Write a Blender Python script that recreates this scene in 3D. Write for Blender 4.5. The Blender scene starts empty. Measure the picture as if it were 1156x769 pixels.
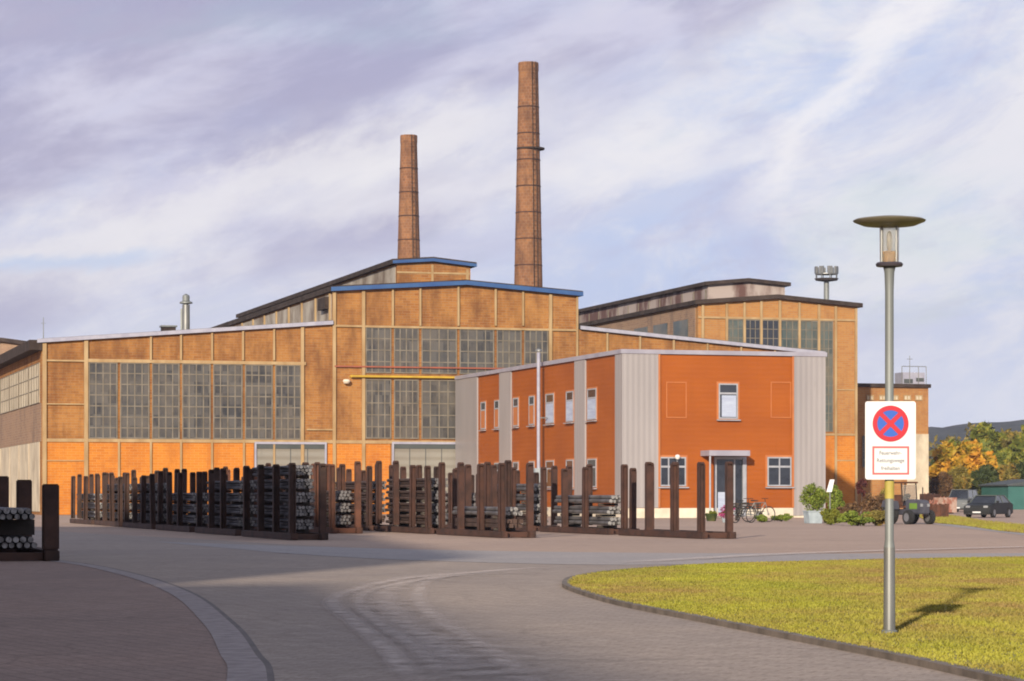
import bpy, math, random
from mathutils import Vector, Matrix
random.seed(11)
S = bpy.context.scene
COL = S.collection
R = math.radians
F = 3000.0; CX = 578.0; HY = 560.0; EYE = 1.15
SUN_EL = R(18.0)
SUN_H = (0.238, 0.971)            # ground direction the light travels

# ------------------------------------------------------------------ works frame (u along facades, v into depth)
A = (-3.65, 168.0)
_n = math.hypot(1, .296)
U = (1/_n, .296/_n); V = (-.296/_n, 1/_n)
ROT = math.atan2(U[1], U[0])
def W(u, v, z=0.0): return (A[0]+u*U[0]+v*V[0], A[1]+u*U[1]+v*V[1], z)
def toUV(x, y):
    dx, dy = x-A[0], y-A[1]
    return (dx*U[0]+dy*U[1], dx*V[0]+dy*V[1])
OU, OV = toUV(0, 0)
def _ray(px, py):
    dx = (px-CX)/F
    return dx*U[0]+U[1], dx*V[0]+V[1], (HY-py)/F
def fac(px, py, v0=0.0):
    du, dv, dz = _ray(px, py); t = (v0-OV)/dv
    return OU+t*du, EYE+t*dz
def side(px, py, u0):
    du, dv, dz = _ray(px, py); t = (u0-OU)/du
    return OV+t*dv, EYE+t*dz
def gnd(px, py):
    d = EYE*F/(py-HY); return ((px-CX)/F*d, d)
def atd(px, py, d): return ((px-CX)/F*d, d, EYE+(HY-py)/F*d)

# ------------------------------------------------------------------ materials
def newmat(name):
    m = bpy.data.materials.new(name); m.use_nodes = True
    nt = m.node_tree; b = nt.nodes['Principled BSDF']
    return m, nt, b
def lin(c):
    return tuple(c)+(1.0,)
def vary(nt, src_a, src_b, scale, vec=None, detail=5, rough=.6, lo=.35, hi=.65, coord='Object', dist=0):
    tc = nt.nodes.new('ShaderNodeTexCoord')
    n = nt.nodes.new('ShaderNodeTexNoise'); n.inputs['Scale'].default_value = scale
    n.inputs['Detail'].default_value = detail; n.inputs['Roughness'].default_value = rough
    n.inputs['Distortion'].default_value = dist
    if vec is not None:
        mp = nt.nodes.new('ShaderNodeMapping'); mp.inputs['Scale'].default_value = vec
        nt.links.new(tc.outputs[coord], mp.inputs[0]); nt.links.new(mp.outputs[0], n.inputs['Vector'])
    else: nt.links.new(tc.outputs[coord], n.inputs['Vector'])
    r = nt.nodes.new('ShaderNodeMapRange'); r.inputs[1].default_value = lo; r.inputs[2].default_value = hi
    nt.links.new(n.outputs['Fac'], r.inputs[0])
    mx = nt.nodes.new('ShaderNodeMix'); mx.data_type = 'RGBA'
    nt.links.new(r.outputs[0], mx.inputs['Factor'])
    for s, i in ((src_a, 6), (src_b, 7)):
        if hasattr(s, 'is_linked') or hasattr(s, 'links'): nt.links.new(s, mx.inputs[i])
        else: mx.inputs[i].default_value = lin(s)
    return mx.outputs[2], n
def addbump(nt, b, h, strength=.3, dist=.02):
    bp = nt.nodes.new('ShaderNodeBump'); bp.inputs['Strength'].default_value = strength
    bp.inputs['Distance'].default_value = dist
    nt.links.new(h, bp.inputs['Height']); nt.links.new(bp.outputs[0], b.inputs['Normal'])
def simple(name, c, c2=None, scale=1.5, rough=.7, metal=0, bump=0, vec=None, spec=.5, lo=.35, hi=.65, detail=5):
    m, nt, b = newmat(name)
    if c2 is None: c2 = tuple(x*.75 for x in c)
    o, n = vary(nt, c, c2, scale, vec, detail=detail, lo=lo, hi=hi)
    nt.links.new(o, b.inputs['Base Color'])
    b.inputs['Roughness'].default_value = rough; b.inputs['Metallic'].default_value = metal
    b.inputs['Specular IOR Level'].default_value = spec
    if bump: addbump(nt, b, n.outputs['Fac'], bump, .03)
    return m
def wallcoord(nt, cyl=False):
    tc = nt.nodes.new('ShaderNodeTexCoord'); sp = nt.nodes.new('ShaderNodeSeparateXYZ')
    nt.links.new(tc.outputs['Object'], sp.inputs[0])
    cb = nt.nodes.new('ShaderNodeCombineXYZ')
    a = nt.nodes.new('ShaderNodeMath')
    if cyl:
        a.operation = 'ARCTAN2'; nt.links.new(sp.outputs[1], a.inputs[0]); nt.links.new(sp.outputs[0], a.inputs[1])
    else:
        a.operation = 'ADD'; nt.links.new(sp.outputs[0], a.inputs[0]); nt.links.new(sp.outputs[1], a.inputs[1])
    nt.links.new(a.outputs[0], cb.inputs[0]); nt.links.new(sp.outputs[2], cb.inputs[1])
    return cb.outputs[0]
def brick(name, c1, c2, mortar, stain, big=(.7, .45, .2), cyl=False, bw=.5, bh=.16, stainlo=.5, stainhi=.75):
    m, nt, b = newmat(name)
    vec = wallcoord(nt, cyl)
    t = nt.nodes.new('ShaderNodeTexBrick'); nt.links.new(vec, t.inputs['Vector'])
    t.inputs['Scale'].default_value = 1.0; t.inputs['Brick Width'].default_value = bw; t.inputs['Row Height'].default_value = bh
    t.inputs['Mortar Size'].default_value = .018; t.inputs['Mortar Smooth'].default_value = .3
    t.inputs['Bias'].default_value = -.1
    t.inputs['Color1'].default_value = lin(c1); t.inputs['Color2'].default_value = lin(c2); t.inputs['Mortar'].default_value = lin(mortar)
    o1, _ = vary(nt, t.outputs['Color'], big, .23, (1, 1, .8), detail=6, lo=.4, hi=.7)
    mx = nt.nodes.new('ShaderNodeMix'); mx.data_type = 'RGBA'; mx.blend_type = 'MIX'; mx.inputs['Factor'].default_value = .55
    nt.links.new(t.outputs['Color'], mx.inputs[6]); nt.links.new(o1, mx.inputs[7])
    o2, n2 = vary(nt, mx.outputs[2], stain, .8, (1, 1, .35), detail=8, rough=.7, lo=stainlo, hi=stainhi)
    nt.links.new(o2, b.inputs['Base Color']); b.inputs['Roughness'].default_value = .9
    b.inputs['Specular IOR Level'].default_value = .2
    addbump(nt, b, t.outputs['Fac'], -.25, .02)
    return m
def ribbed(name, c, c2, horiz=False, pitch=.25, rough=.45, spec=.4, depth=.03, seams=None):
    m, nt, b = newmat(name)
    tc = nt.nodes.new('ShaderNodeTexCoord'); sp = nt.nodes.new('ShaderNodeSeparateXYZ'); nt.links.new(tc.outputs['Object'], sp.inputs[0])
    if horiz: src = sp.outputs[2]
    else:
        a = nt.nodes.new('ShaderNodeMath'); a.operation = 'ADD'
        nt.links.new(sp.outputs[0], a.inputs[0]); nt.links.new(sp.outputs[1], a.inputs[1]); src = a.outputs[0]
    q = nt.nodes.new('ShaderNodeMath'); q.operation = 'MULTIPLY'; q.inputs[1].default_value = 2*math.pi/pitch
    s = nt.nodes.new('ShaderNodeMath'); s.operation = 'SINE'
    nt.links.new(src, q.inputs[0]); nt.links.new(q.outputs[0], s.inputs[0])
    addbump(nt, b, s.outputs[0], .7, depth)
    o, _ = vary(nt, c, c2, .35, (1, 1, .25) if not horiz else (.6, .6, 1.5), detail=7, lo=.35, hi=.75)
    o2, _ = vary(nt, o, tuple(x*.8 for x in c), 2.2, (1, 1, .12), detail=6, lo=.55, hi=.8)
    nt.links.new(o2, b.inputs['Base Color']); b.inputs['Roughness'].default_value = rough
    b.inputs['Specular IOR Level'].default_value = spec
    return m
def glass(name, c, c2, rough=.25, scale=.6, spec=.6, lo=.4, hi=.6, vec=(1, 1, 1)):
    m, nt, b = newmat(name)
    o, n = vary(nt, c, c2, scale, vec, detail=8, rough=.75, lo=lo, hi=hi)
    nt.links.new(o, b.inputs['Base Color']); b.inputs['Roughness'].default_value = rough
    b.inputs['Specular IOR Level'].default_value = spec
    addbump(nt, b, n.outputs['Fac'], .15, .03)
    return m
def paneglass(name, c, c2, c3, bw, bh):
    m, nt, b = newmat(name)
    vec = wallcoord(nt); t = nt.nodes.new('ShaderNodeTexBrick'); nt.links.new(vec, t.inputs['Vector']); t.offset = 0
    t.inputs['Scale'].default_value = 1; t.inputs['Brick Width'].default_value = bw; t.inputs['Row Height'].default_value = bh
    t.inputs['Mortar Size'].default_value = 0; t.inputs['Color1'].default_value = lin(c); t.inputs['Color2'].default_value = lin(c2); t.inputs['Mortar'].default_value = lin(c)
    o, n = vary(nt, t.outputs['Color'], c3, .55, (1, 1, .6), detail=8, rough=.75, lo=.42, hi=.68)
    nt.links.new(o, b.inputs['Base Color']); b.inputs['Roughness'].default_value = .35; b.inputs['Specular IOR Level'].default_value = .6
    addbump(nt, b, n.outputs['Fac'], .15, .03); return m
M = {}
M['brick'] = brick('ochre_brick', (.35, .155, .042), (.24, .088, .024), (.30, .19, .10), (.13, .055, .024), big=(.41, .205, .060), stainlo=.42, stainhi=.70)
M['brick_side'] = brick('side_brick', (.30, .19, .12), (.22, .13, .09), (.3, .24, .18), (.14, .10, .08), big=(.34, .22, .14))
M['brick_base'] = brick('orange_base_brick', (0.521, 0.181, 0.025), (0.420, 0.126, 0.018), (0.470, 0.235, 0.084), (0.336, 0.105, 0.025), big=(0.622, 0.252, 0.034), stainlo=.48, stainhi=.8)
M['brick_hall'] = brick('hall_brick', (0.390, 0.187, 0.058), (0.328, 0.133, 0.039), (0.312, 0.211, 0.117), (0.234, 0.109, 0.047), big=(0.406, 0.211, 0.070))
M['brick_stack'] = brick('stack_brick', (0.281, 0.123, 0.053), (0.170, 0.072, 0.038), (0.272, 0.187, 0.128), (0.093, 0.047, 0.030), big=(0.323, 0.162, 0.068), cyl=True, bw=.35, bh=.3, stainlo=.42, stainhi=.7)
M['concrete'] = simple('cream_concrete', (.41, .29, .15), (.30, .19, .085), 1.2, .85, vec=(1, 1, .4))
M['cream_panel'] = simple('cream_panel', (.60, .52, .38), (.34, .28, .20), .9, .8, vec=(1, 1, .5), lo=.35, hi=.7)
M['grey_panel'] = simple('grey_panel', (.40, .36, .30), (.15, .11, .08), .45, .85, vec=(1, 1, .7), lo=.4, hi=.62, detail=8)
M['rusty_panel'] = simple('rusty_panel', (.36, .30, .27), (.11, .055, .045), .45, .8, vec=(1, 1, .35), lo=.42, hi=.55, detail=7)
M['white_trim'] = simple('white_trim', (.36, .36, .42), (.28, .28, .35), 2, .6)
M['blue_trim'] = simple('blue_trim', (.022, .07, .21), (.035, .10, .24), 1, .5)
M['roof'] = simple('roof_felt', (.07, .065, .065), (.12, .11, .105), .3, .9)
M['dark_edge'] = simple('dark_roof_edge', (.030, .021, .018), (.065, .048, .04), 1.2, .95, spec=.2)
M['pane_dirty'] = paneglass('dirty_panes', (.020, .022, .026), (.095, .09, .082), (.115, .10, .082), .44, .68)
M['pane_unused'] = glass('dirty_glass', (.055, .058, .062), (.17, .155, .13), .35, .8, lo=.38, hi=.66, vec=(1, 1, .7))
M['pane_teal'] = paneglass('teal_panes', (.035, .055, .055), (.10, .125, .115), (.15, .13, .09), .62, 1.0)
M['pane_dark'] = glass('dark_glass', (.012, .014, .02), (.03, .034, .045), .06, .4, spec=.7)
M['mullion'] = simple('steel_mullion', (.21, .185, .145), (.14, .118, .085), 1.5, .7)
M['gate'] = ribbed('gate_panel', (.25, .235, .20), (.20, .185, .155), True, .5, .55)
M['gate_dark'] = simple('gate_shadow_gap', (.05, .06, .06), (.07, .08, .08), 1, .7)  # painted shadow in the gate gaps; plain dark colour on door, louvre, shed
M['yellow'] = simple('yellow_paint', (.55, .36, .03), (.42, .27, .03), 1.5, .5)
M['red_pipe'] = simple('red_lead_paint', (.32, .08, .04), (.22, .07, .04), 1.5, .6)
M['orange'] = ribbed('orange_cladding', (.34, .088, .010), (.255, .062, .008), True, .25, .55, .25, .003)
M['greyclad'] = ribbed('grey_cladding', (.33, .305, .30), (.26, .24, .24), False, .3, .4, .4, .010)
M['parapet'] = simple('parapet_metal', (.34, .33, .38), (.27, .26, .31), 1, .45)
M['plinth'] = simple('plinth_render', (.70, .63, .50), (.55, .48, .37), 1.4, .85)
M['frame_white'] = simple('window_frame_white', (.36, .37, .40), (.28, .29, .32), 3, .4)
M['frame_orange'] = simple('frame_orange', (.46, .16, .045), (.40, .13, .04), 1.5, .5)
M['blind'] = simple('blind_grey', (.42, .48, .58), (.32, .36, .48), 2, .7, vec=(.4, .4, 3))
M['galv'] = simple('galvanised_steel', (.27, .27, .255), (.18, .185, .18), 3, .42, .5, vec=(1, 1, .3))
M['galv_old'] = simple('painted_pole_grey', (.22, .235, .225), (.16, .17, .165), 2.5, .5, .2, vec=(1, 1, .3))
M['rust'] = simple('rusty_steel', (.075, .032, .021), (.033, .016, .012), 2.2, .85, .1, bump=.5, lo=.4, hi=.65)
M['rust_light'] = simple('rusty_steel_orange', (.13, .05, .028), (.055, .025, .016), 2.2, .85, .1, bump=.5, lo=.4, hi=.65)
M['rust_dark'] = simple('dark_steel', (.085, .042, .029), (.036, .021, .016), 2.0, .8, .2, bump=.5)
M['bar_dark'] = simple('dark_bar_steel', (.085, .08, .085), (.032, .028, .030), 2.5, .55, .5, vec=(1, 1, 1))
M['bar_rust'] = simple('rusty_bar_steel', (.10, .06, .046), (.045, .027, .022), 2.5, .75, .2)
M['bar_grey'] = simple('grey_bar_steel', (.20, .19, .19), (.09, .08, .078), 2.5, .55, .4)
M['cut'] = simple('cut_steel_end', (.36, .35, .34), (.13, .12, .115), 9, .5, .3, lo=.4, hi=.6)
M['sign_white'] = simple('sign_white', (.70, .70, .70), (.64, .64, .63), 4, .35)
M['sign_red'] = simple('sign_red', (.48, .010, .02), (.42, .010, .03), 4, .35)
M['sign_blue'] = simple('sign_blue', (.02, .10, .45), (.025, .09, .40), 4, .35)
M['sign_frame_red'] = simple('sign_frame_red', (.66, .11, .11), (.6, .1, .1), 4, .4)
M['sign_ink'] = simple('sign_ink', (.10, .11, .12), (.14, .14, .15), 4, .5)
M['lamp_hood'] = simple('lamp_hood', (.17, .145, .085), (.22, .19, .13), 5, .45, .2)
M['lamp_rim'] = simple('lamp_rim', (.045, .035, .045), (.06, .05, .06), 4, .5)
M['amber'] = simple('amber_reflector', (.62, .36, .10), (.52, .28, .08), 6, .3)
M['bulb'] = simple('bulb_white', (.75, .72, .68), (.7, .68, .62), 4, .3)
m, nt, b = newmat('lantern_glass'); b.inputs['Base Color'].default_value = (.85, .83, .78, 1)
b.inputs['Transmission Weight'].default_value = .9; b.inputs['Roughness'].default_value = .22; b.inputs['IOR'].default_value = 1.15
M['lantern_glass'] = m
M['tyre'] = simple('tyre_rubber', (.014, .014, .015), (.022, .021, .021), 3, .85)
M['rim'] = simple('wheel_rim', (.3, .3, .31), (.22, .22, .22), 3, .4, .6)
M['car_silver'] = simple('silver_paint', (.13, .14, .145), (.11, .12, .125), .5, .5, .1, spec=.3)
M['car_black'] = simple('black_paint', (.016, .017, .018), (.02, .021, .021), .5, .5, 0, spec=.25)
M['car_grey'] = simple('grey_green_paint', (.15, .165, .145), (.13, .15, .13), .5, .25, .4)
M['headlight'] = simple('headlight_glass', (.28, .29, .30), (.22, .22, .24), 3, .15)
M['hivis'] = simple('lime_paint', (.16, .28, .03), (.12, .22, .03), 3, .6)
M['machine'] = simple('machine_grey', (.05, .05, .065), (.08, .08, .10), 2, .5)
M['timber'] = simple('dark_timber', (.06, .045, .035), (.035, .028, .022), 3, .8)
M['planter'] = simple('planter_grey', (.36, .42, .45), (.26, .31, .34), 3, .7)
M['teal'] = simple('teal_sheet', (.03, .11, .095), (.04, .14, .12), 1, .6)
M['reddish'] = simple('scrap_red', (.30, .12, .08), (.42, .30, .24), 1.6, .8, lo=.45, hi=.55)
M['kerb'] = simple('kerb_stone', (.19, .155, .13), (.11, .09, .075), 3.2, .9, bump=.5, lo=.4, hi=.62)
M['kerb_flush'] = simple('gutter_stone', (.34, .285, .27), (.24, .20, .19), 6.0, .85, bump=.6, lo=.4, hi=.62)
M['joint'] = simple('joint_dark', (.13, .11, .10), (.18, .15, .14), 2, .9)
M['bark'] = simple('bark', (.07, .05, .038), (.045, .035, .028), 4, .95)
def ground_mat(name, c, c2, c3, bigscale=.12, fine=60, rough=.88, vec=(1, 1, 1), setts=0):
    m, nt, b = newmat(name)
    o, _ = vary(nt, c, c2, bigscale, vec, detail=9, rough=.62, lo=.38, hi=.64, dist=.6)
    o, _ = vary(nt, o, c3, 1.3, None, detail=8, rough=.7, lo=.52, hi=.8)
    o, _ = vary(nt, o, tuple(x*.72 for x in c), 5.5, None, detail=8, rough=.75, lo=.44, hi=.74)
    o, n = vary(nt, o, tuple(x*.5 for x in c), fine*.6, None, detail=4, lo=.42, hi=.8)
    o, _ = vary(nt, o, tuple(min(1, x*1.5) for x in c), fine*.7, None, detail=3, lo=.62, hi=.85)
    # fine cracks and tar seams
    tc = nt.nodes.new('ShaderNodeTexCoord')
    if setts:
        mp = nt.nodes.new('ShaderNodeMapping'); mp.inputs['Rotation'].default_value = (0, 0, setts); nt.links.new(tc.outputs['Object'], mp.inputs[0])
        tb = nt.nodes.new('ShaderNodeTexBrick'); nt.links.new(mp.outputs[0], tb.inputs['Vector']); tb.inputs['Scale'].default_value = 1
        tb.inputs['Brick Width'].default_value = .24; tb.inputs['Row Height'].default_value = .16; tb.inputs['Mortar Size'].default_value = .012
        tb.inputs['Color1'].default_value = (1, 1, 1, 1); tb.inputs['Color2'].default_value = (.86, .855, .86, 1); tb.inputs['Mortar'].default_value = (.74, .72, .71, 1)
        mm = nt.nodes.new('ShaderNodeMix'); mm.data_type = 'RGBA'; mm.blend_type = 'MULTIPLY'; mm.inputs['Factor'].default_value = 1
        nt.links.new(o, mm.inputs[6]); nt.links.new(tb.outputs['Color'], mm.inputs[7]); o = mm.outputs[2]
    vo = nt.nodes.new('ShaderNodeTexVoronoi'); vo.feature = 'DISTANCE_TO_EDGE'
    vo.inputs['Scale'].default_value = .33
    ns = nt.nodes.new('ShaderNodeTexNoise'); ns.inputs['Scale'].default_value = 1.1; ns.inputs['Detail'].default_value = 6
    va = nt.nodes.new('ShaderNodeVectorMath'); va.operation = 'ADD'
    nt.links.new(tc.outputs['Object'], ns.inputs[0]); nt.links.new(tc.outputs['Object'], va.inputs[0]); nt.links.new(ns.outputs['Color'], va.inputs[1])
    nt.links.new(va.outputs[0], vo.inputs['Vector'])
    cr = nt.nodes.new('ShaderNodeMapRange'); cr.inputs[1].default_value = 0; cr.inputs[2].default_value = .012
    cr.inputs[3].default_value = .45; cr.inputs[4].default_value = 0
    nt.links.new(vo.outputs[0], cr.inputs[0])
    mx = nt.nodes.new('ShaderNodeMix'); mx.data_type = 'RGBA'; nt.links.new(cr.outputs[0], mx.inputs['Factor'])
    nt.links.new(o, mx.inputs[6]); mx.inputs[7].default_value = lin(tuple(x*.4 for x in c))
    nt.links.new(mx.outputs[2], b.inputs['Base Color']); b.inputs['Roughness'].default_value = rough
    b.inputs['Specular IOR Level'].default_value = .35
    addbump(nt, b, n.outputs['Fac'], .35, .012)
    return m
M['yard'] = ground_mat('yard_asphalt', (.50, .355, .27), (.40, .285, .225), (.58, .44, .34))
M['road'] = ground_mat('road_asphalt', (.46, .37, .305), (.37, .305, .265), (.52, .43, .36), .18, setts=.35)
M['road_pale'] = ground_mat('pale_road_asphalt', (.42, .37, .35), (.35, .32, .31), (.48, .43, .40), .2)
M['apron'] = ground_mat('reddish_apron', (.38, .265, .215), (.31, .225, .19), (.43, .31, .26), .25, setts=1.1)
def dust_mat(name, c, lo, hi, sc=.8, vec=(1, 1, 1)):
    m, nt, b = newmat(name)
    b.inputs['Base Color'].default_value = lin(c); b.inputs['Roughness'].default_value = .95
    tc = nt.nodes.new('ShaderNodeTexCoord'); uvn = nt.nodes.new('ShaderNodeUVMap')
    n = nt.nodes.new('ShaderNodeTexNoise'); n.inputs['Scale'].default_value = sc; n.inputs['Detail'].default_value = 8; n.inputs['Roughness'].default_value = .7
    nt.links.new(tc.outputs['Object'], n.inputs['Vector'])
    r = nt.nodes.new('ShaderNodeMapRange'); r.inputs[1].default_value = lo; r.inputs[2].default_value = hi; r.inputs[4].default_value = .75
    nt.links.new(n.outputs['Fac'], r.inputs[0])
    sp = nt.nodes.new('ShaderNodeSeparateXYZ'); nt.links.new(uvn.outputs[0], sp.inputs[0])
    # soft edges across (v) and at the ends (u)
    prods = [r.outputs[0]]
    for k, w in ((0, .12), (1, .45)):
        p = nt.nodes.new('ShaderNodeMath'); p.operation = 'PINGPONG'; p.inputs[1].default_value = .5
        nt.links.new(sp.outputs[k], p.inputs[0])
        q = nt.nodes.new('ShaderNodeMapRange'); q.inputs[1].default_value = 0; q.inputs[2].default_value = w; q.interpolation_type = 'SMOOTHSTEP'
        nt.links.new(p.outputs[0], q.inputs[0]); prods.append(q.outputs[0])
    cur = prods[0]
    for p in prods[1:]:
        mm = nt.nodes.new('ShaderNodeMath'); mm.operation = 'MULTIPLY'; nt.links.new(cur, mm.inputs[0]); nt.links.new(p, mm.inputs[1]); cur = mm.outputs[0]
    nt.links.new(cur, b.inputs['Alpha'])
    return m
M['dust'] = dust_mat('pale_dust', (.66, .56, .50), .28, .62, 3.0)
M['tar'] = dust_mat('tar_rubber', (.075, .065, .06), .35, .7)
def leafmat(name, c, c2, c3, sc=1.2):
    m, nt, b = newmat(name)
    o, _ = vary(nt, c, c2, sc, None, detail=3, lo=.4, hi=.6)
    o, _ = vary(nt, o, c3, sc*3.1, None, detail=2, lo=.52, hi=.68)
    nt.links.new(o, b.inputs['Base Color']); b.inputs['Roughness'].default_value = .7
    b.inputs['Specular IOR Level'].default_value = .25
    return m
M['leaf_green'] = leafmat('leaf_green', (.16, .17, .022), (.09, .11, .016), (.27, .23, .03), .5)
M['leaf_dark'] = leafmat('leaf_dark_green', (.05, .068, .018), (.03, .045, .014), (.09, .09, .025), .5)
M['leaf_olive'] = leafmat('leaf_olive', (.20, .16, .035), (.11, .095, .024), (.32, .20, .04), .5)
M['leaf_orange'] = leafmat('leaf_orange', (.50, .22, .02), (.26, .20, .02), (.60, .33, .03), .6)
M['leaf_brown'] = leafmat('leaf_brown', (.14, .075, .035), (.09, .055, .03), (.2, .12, .05), 1.5)
M['leaf_maroon'] = leafmat('leaf_maroon', (.10, .025, .022), (.06, .02, .02), (.15, .04, .03), 2)
M['bush_green'] = leafmat('bush_green', (.17, .22, .03), (.10, .14, .02), (.24, .26, .04), 2)
M['flower'] = leafmat('magenta_flower', (.36, .03, .14), (.25, .03, .11), (.45, .06, .22), 4)
m, nt, b = newmat('grass_blades')
o, _ = vary(nt, (.30, .285, .035), (.21, .215, .028), .35, None, detail=5, lo=.38, hi=.62)
o, _ = vary(nt, o, (.26, .18, .06), .26, (1, .35, 1), detail=8, rough=.72, lo=.43, hi=.60)
o, _ = vary(nt, o, (.34, .32, .045), .8, None, detail=3, lo=.5, hi=.75)
nt.links.new(o, b.inputs['Base Color']); b.inputs['Roughness'].default_value = .7; b.inputs['Specular IOR Level'].default_value = .2
M['grass'] = m
m, nt, b = newmat('lawn_soil')
o, _ = vary(nt, (.26, .24, .04), (.20, .145, .055), .4, None, detail=7, lo=.4, hi=.62)
o, _ = vary(nt, o, (.20, .15, .05), 8, None, detail=4, lo=.5, hi=.7)
nt.links.new(o, b.inputs['Base Color']); b.inputs['Roughness'].default_value = .95
M['soil'] = m
m, nt, b = newmat('forest_hill')
o, _ = vary(nt, (.032, .040, .026), (.060, .055, .036), .012, None, detail=10, rough=.75, lo=.4, hi=.62)
o, n = vary(nt, o, (.018, .022, .016), .06, None, detail=6, lo=.45, hi=.62)
nt.links.new(o, b.inputs['Base Color']); b.inputs['Roughness'].default_value = 1; b.inputs['Specular IOR Level'].default_value = 0
M['hill'] = m
M['field'] = simple('far_field', (.12, .12, .05), (.16, .13, .07), .02, .95)

# ------------------------------------------------------------------ mesh builder
class MB:
    def __init__(s): s.v = []; s.f = []; s.uv = None
    def add(s, vs, fs):
        k = len(s.v); s.v += [tuple(x) for x in vs]; s.f += [tuple(i+k for i in q) for q in fs]; return s
    def box(s, x0, x1, y0, y1, z0, z1):
        return s.add([(x0,y0,z0),(x1,y0,z0),(x1,y1,z0),(x0,y1,z0),(x0,y0,z1),(x1,y0,z1),(x1,y1,z1),(x0,y1,z1)],
              [(0,3,2,1),(4,5,6,7),(0,1,5,4),(1,2,6,5),(2,3,7,6),(3,0,4,7)])
    def prism(s, prof, y0, y1):          # prof: (x,z) outline, extruded along y
        n = len(prof)
        vs = [(x, y0, z) for x, z in prof]+[(x, y1, z) for x, z in prof]
        fs = [tuple(range(n)), tuple(range(2*n-1, n-1, -1))]+[(i, i+n, (i+1)%n+n, (i+1)%n) for i in range(n)]
        return s.add(vs, fs)
    def prismx(s, prof, x0, x1):         # prof: (y,z) outline, extruded along x
        n = len(prof)
        vs = [(x0, y, z) for y, z in prof]+[(x1, y, z) for y, z in prof]
        fs = [tuple(range(n)), tuple(range(2*n-1, n-1, -1))]+[(i, i+n, (i+1)%n+n, (i+1)%n) for i in range(n)]
        return s.add(vs, fs)
    def tube(s, p, q, r0, r1=None, n=12, caps=True):
        r1 = r0 if r1 is None else r1
        p, q = Vector(p), Vector(q); d = (q-p).normalized()
        a = d.orthogonal().normalized(); b = d.cross(a)
        vs = []
        for c, r in ((p, r0), (q, r1)):
            for i in range(n):
                t = 2*math.pi*i/n; vs.append(c+a*math.cos(t)*r+b*math.sin(t)*r)
        fs = [(i, (i+1)%n, (i+1)%n+n, i+n) for i in range(n)]
        if caps: fs += [tuple(range(n-1, -1, -1)), tuple(range(n, 2*n))]
        return s.add(vs, fs)
    def lathe(s, prof, c=(0,0,0), n=24):  # prof (r,z)
        vs = []; m = len(prof)
        for r, z in prof:
            for i in range(n):
                t = 2*math.pi*i/n; vs.append((c[0]+r*math.cos(t), c[1]+r*math.sin(t), c[2]+z))
        fs = []
        for j in range(m-1):
            for i in range(n): fs.append((j*n+i, j*n+(i+1)%n, (j+1)*n+(i+1)%n, (j+1)*n+i))
        fs += [tuple(range(n-1, -1, -1)), tuple(range((m-1)*n, m*n))]
        return s.add(vs, fs)
    def beam(s, pts, w, d):               # flat strip along xz polyline: thickness w in z, depth y0..y1
        for (x0, z0), (x1, z1) in zip(pts, pts[1:]):
            s.prism([(x0, z0), (x1, z1), (x1, z1+w), (x0, z0+w)], d[0], d[1])
        return s
    def build(s, name, mat, parent=None, loc=None, rot=0.0, smooth=False, bevel=0, off=(0,0)):
        me = bpy.data.meshes.new(name)
        vs = s.v if off == (0,0) else [(x-off[0], y-off[1], z) for x, y, z in s.v]
        me.from_pydata(vs, [], s.f); me.update()
        mats = mat if isinstance(mat, (list, tuple)) else [mat]
        for q in mats: me.materials.append(q)
        import bmesh
        bm = bmesh.new(); bm.from_mesh(me); bmesh.ops.recalc_face_normals(bm, faces=bm.faces)
        if bevel: bmesh.ops.bevel(bm, geom=[e for e in bm.edges], offset=bevel, segments=2, affect='EDGES', clamp_overlap=True)
        bm.to_mesh(me); bm.free()
        if smooth:
            me.shade_smooth(); me.set_sharp_from_angle(angle=R(38))
        o = bpy.data.objects.new(name, me); COL.objects.link(o)
        if parent is not None: o.parent = parent
        if loc is not None: o.location = loc
        o.rotation_euler = (0, 0, rot)
        return o
def tag(o, label=None, cat=None, group=None, kind=None):
    if label: o['label'] = label
    if cat: o['category'] = cat
    if group: o['group'] = group
    if kind: o['kind'] = kind
    return o
def thing(name, label, cat, loc=(0,0,0), rz=0.0, group=None):
    o = bpy.data.objects.new(name, None); COL.objects.link(o); o.location = loc; o.rotation_euler = (0,0,rz)
    o.empty_display_size = .2
    return tag(o, label, cat, group)
def copy_tree(o, parent=None):
    c = o.copy(); COL.objects.link(c)
    if parent is not None: c.parent = parent
    for ch in [x for x in bpy.data.objects if x.parent == o]: copy_tree(ch, c)
    return c
def bld(name, label, cat, u, v, group=None):  # a building root in the works frame
    t = thing(name, label, cat, W(u, v), ROT, group); t['bu'] = u; t['bv'] = v; return t
def bp(mb, name, mat, t, **k):                # part given in works-frame coordinates
    return mb.build(name, mat, t, off=(t['bu'], t['bv']), **k)
def sub(mb, name, mat, part, t, **k):
    return mb.build(name, mat, part, off=(t['bu'], t['bv']), **k)

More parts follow.
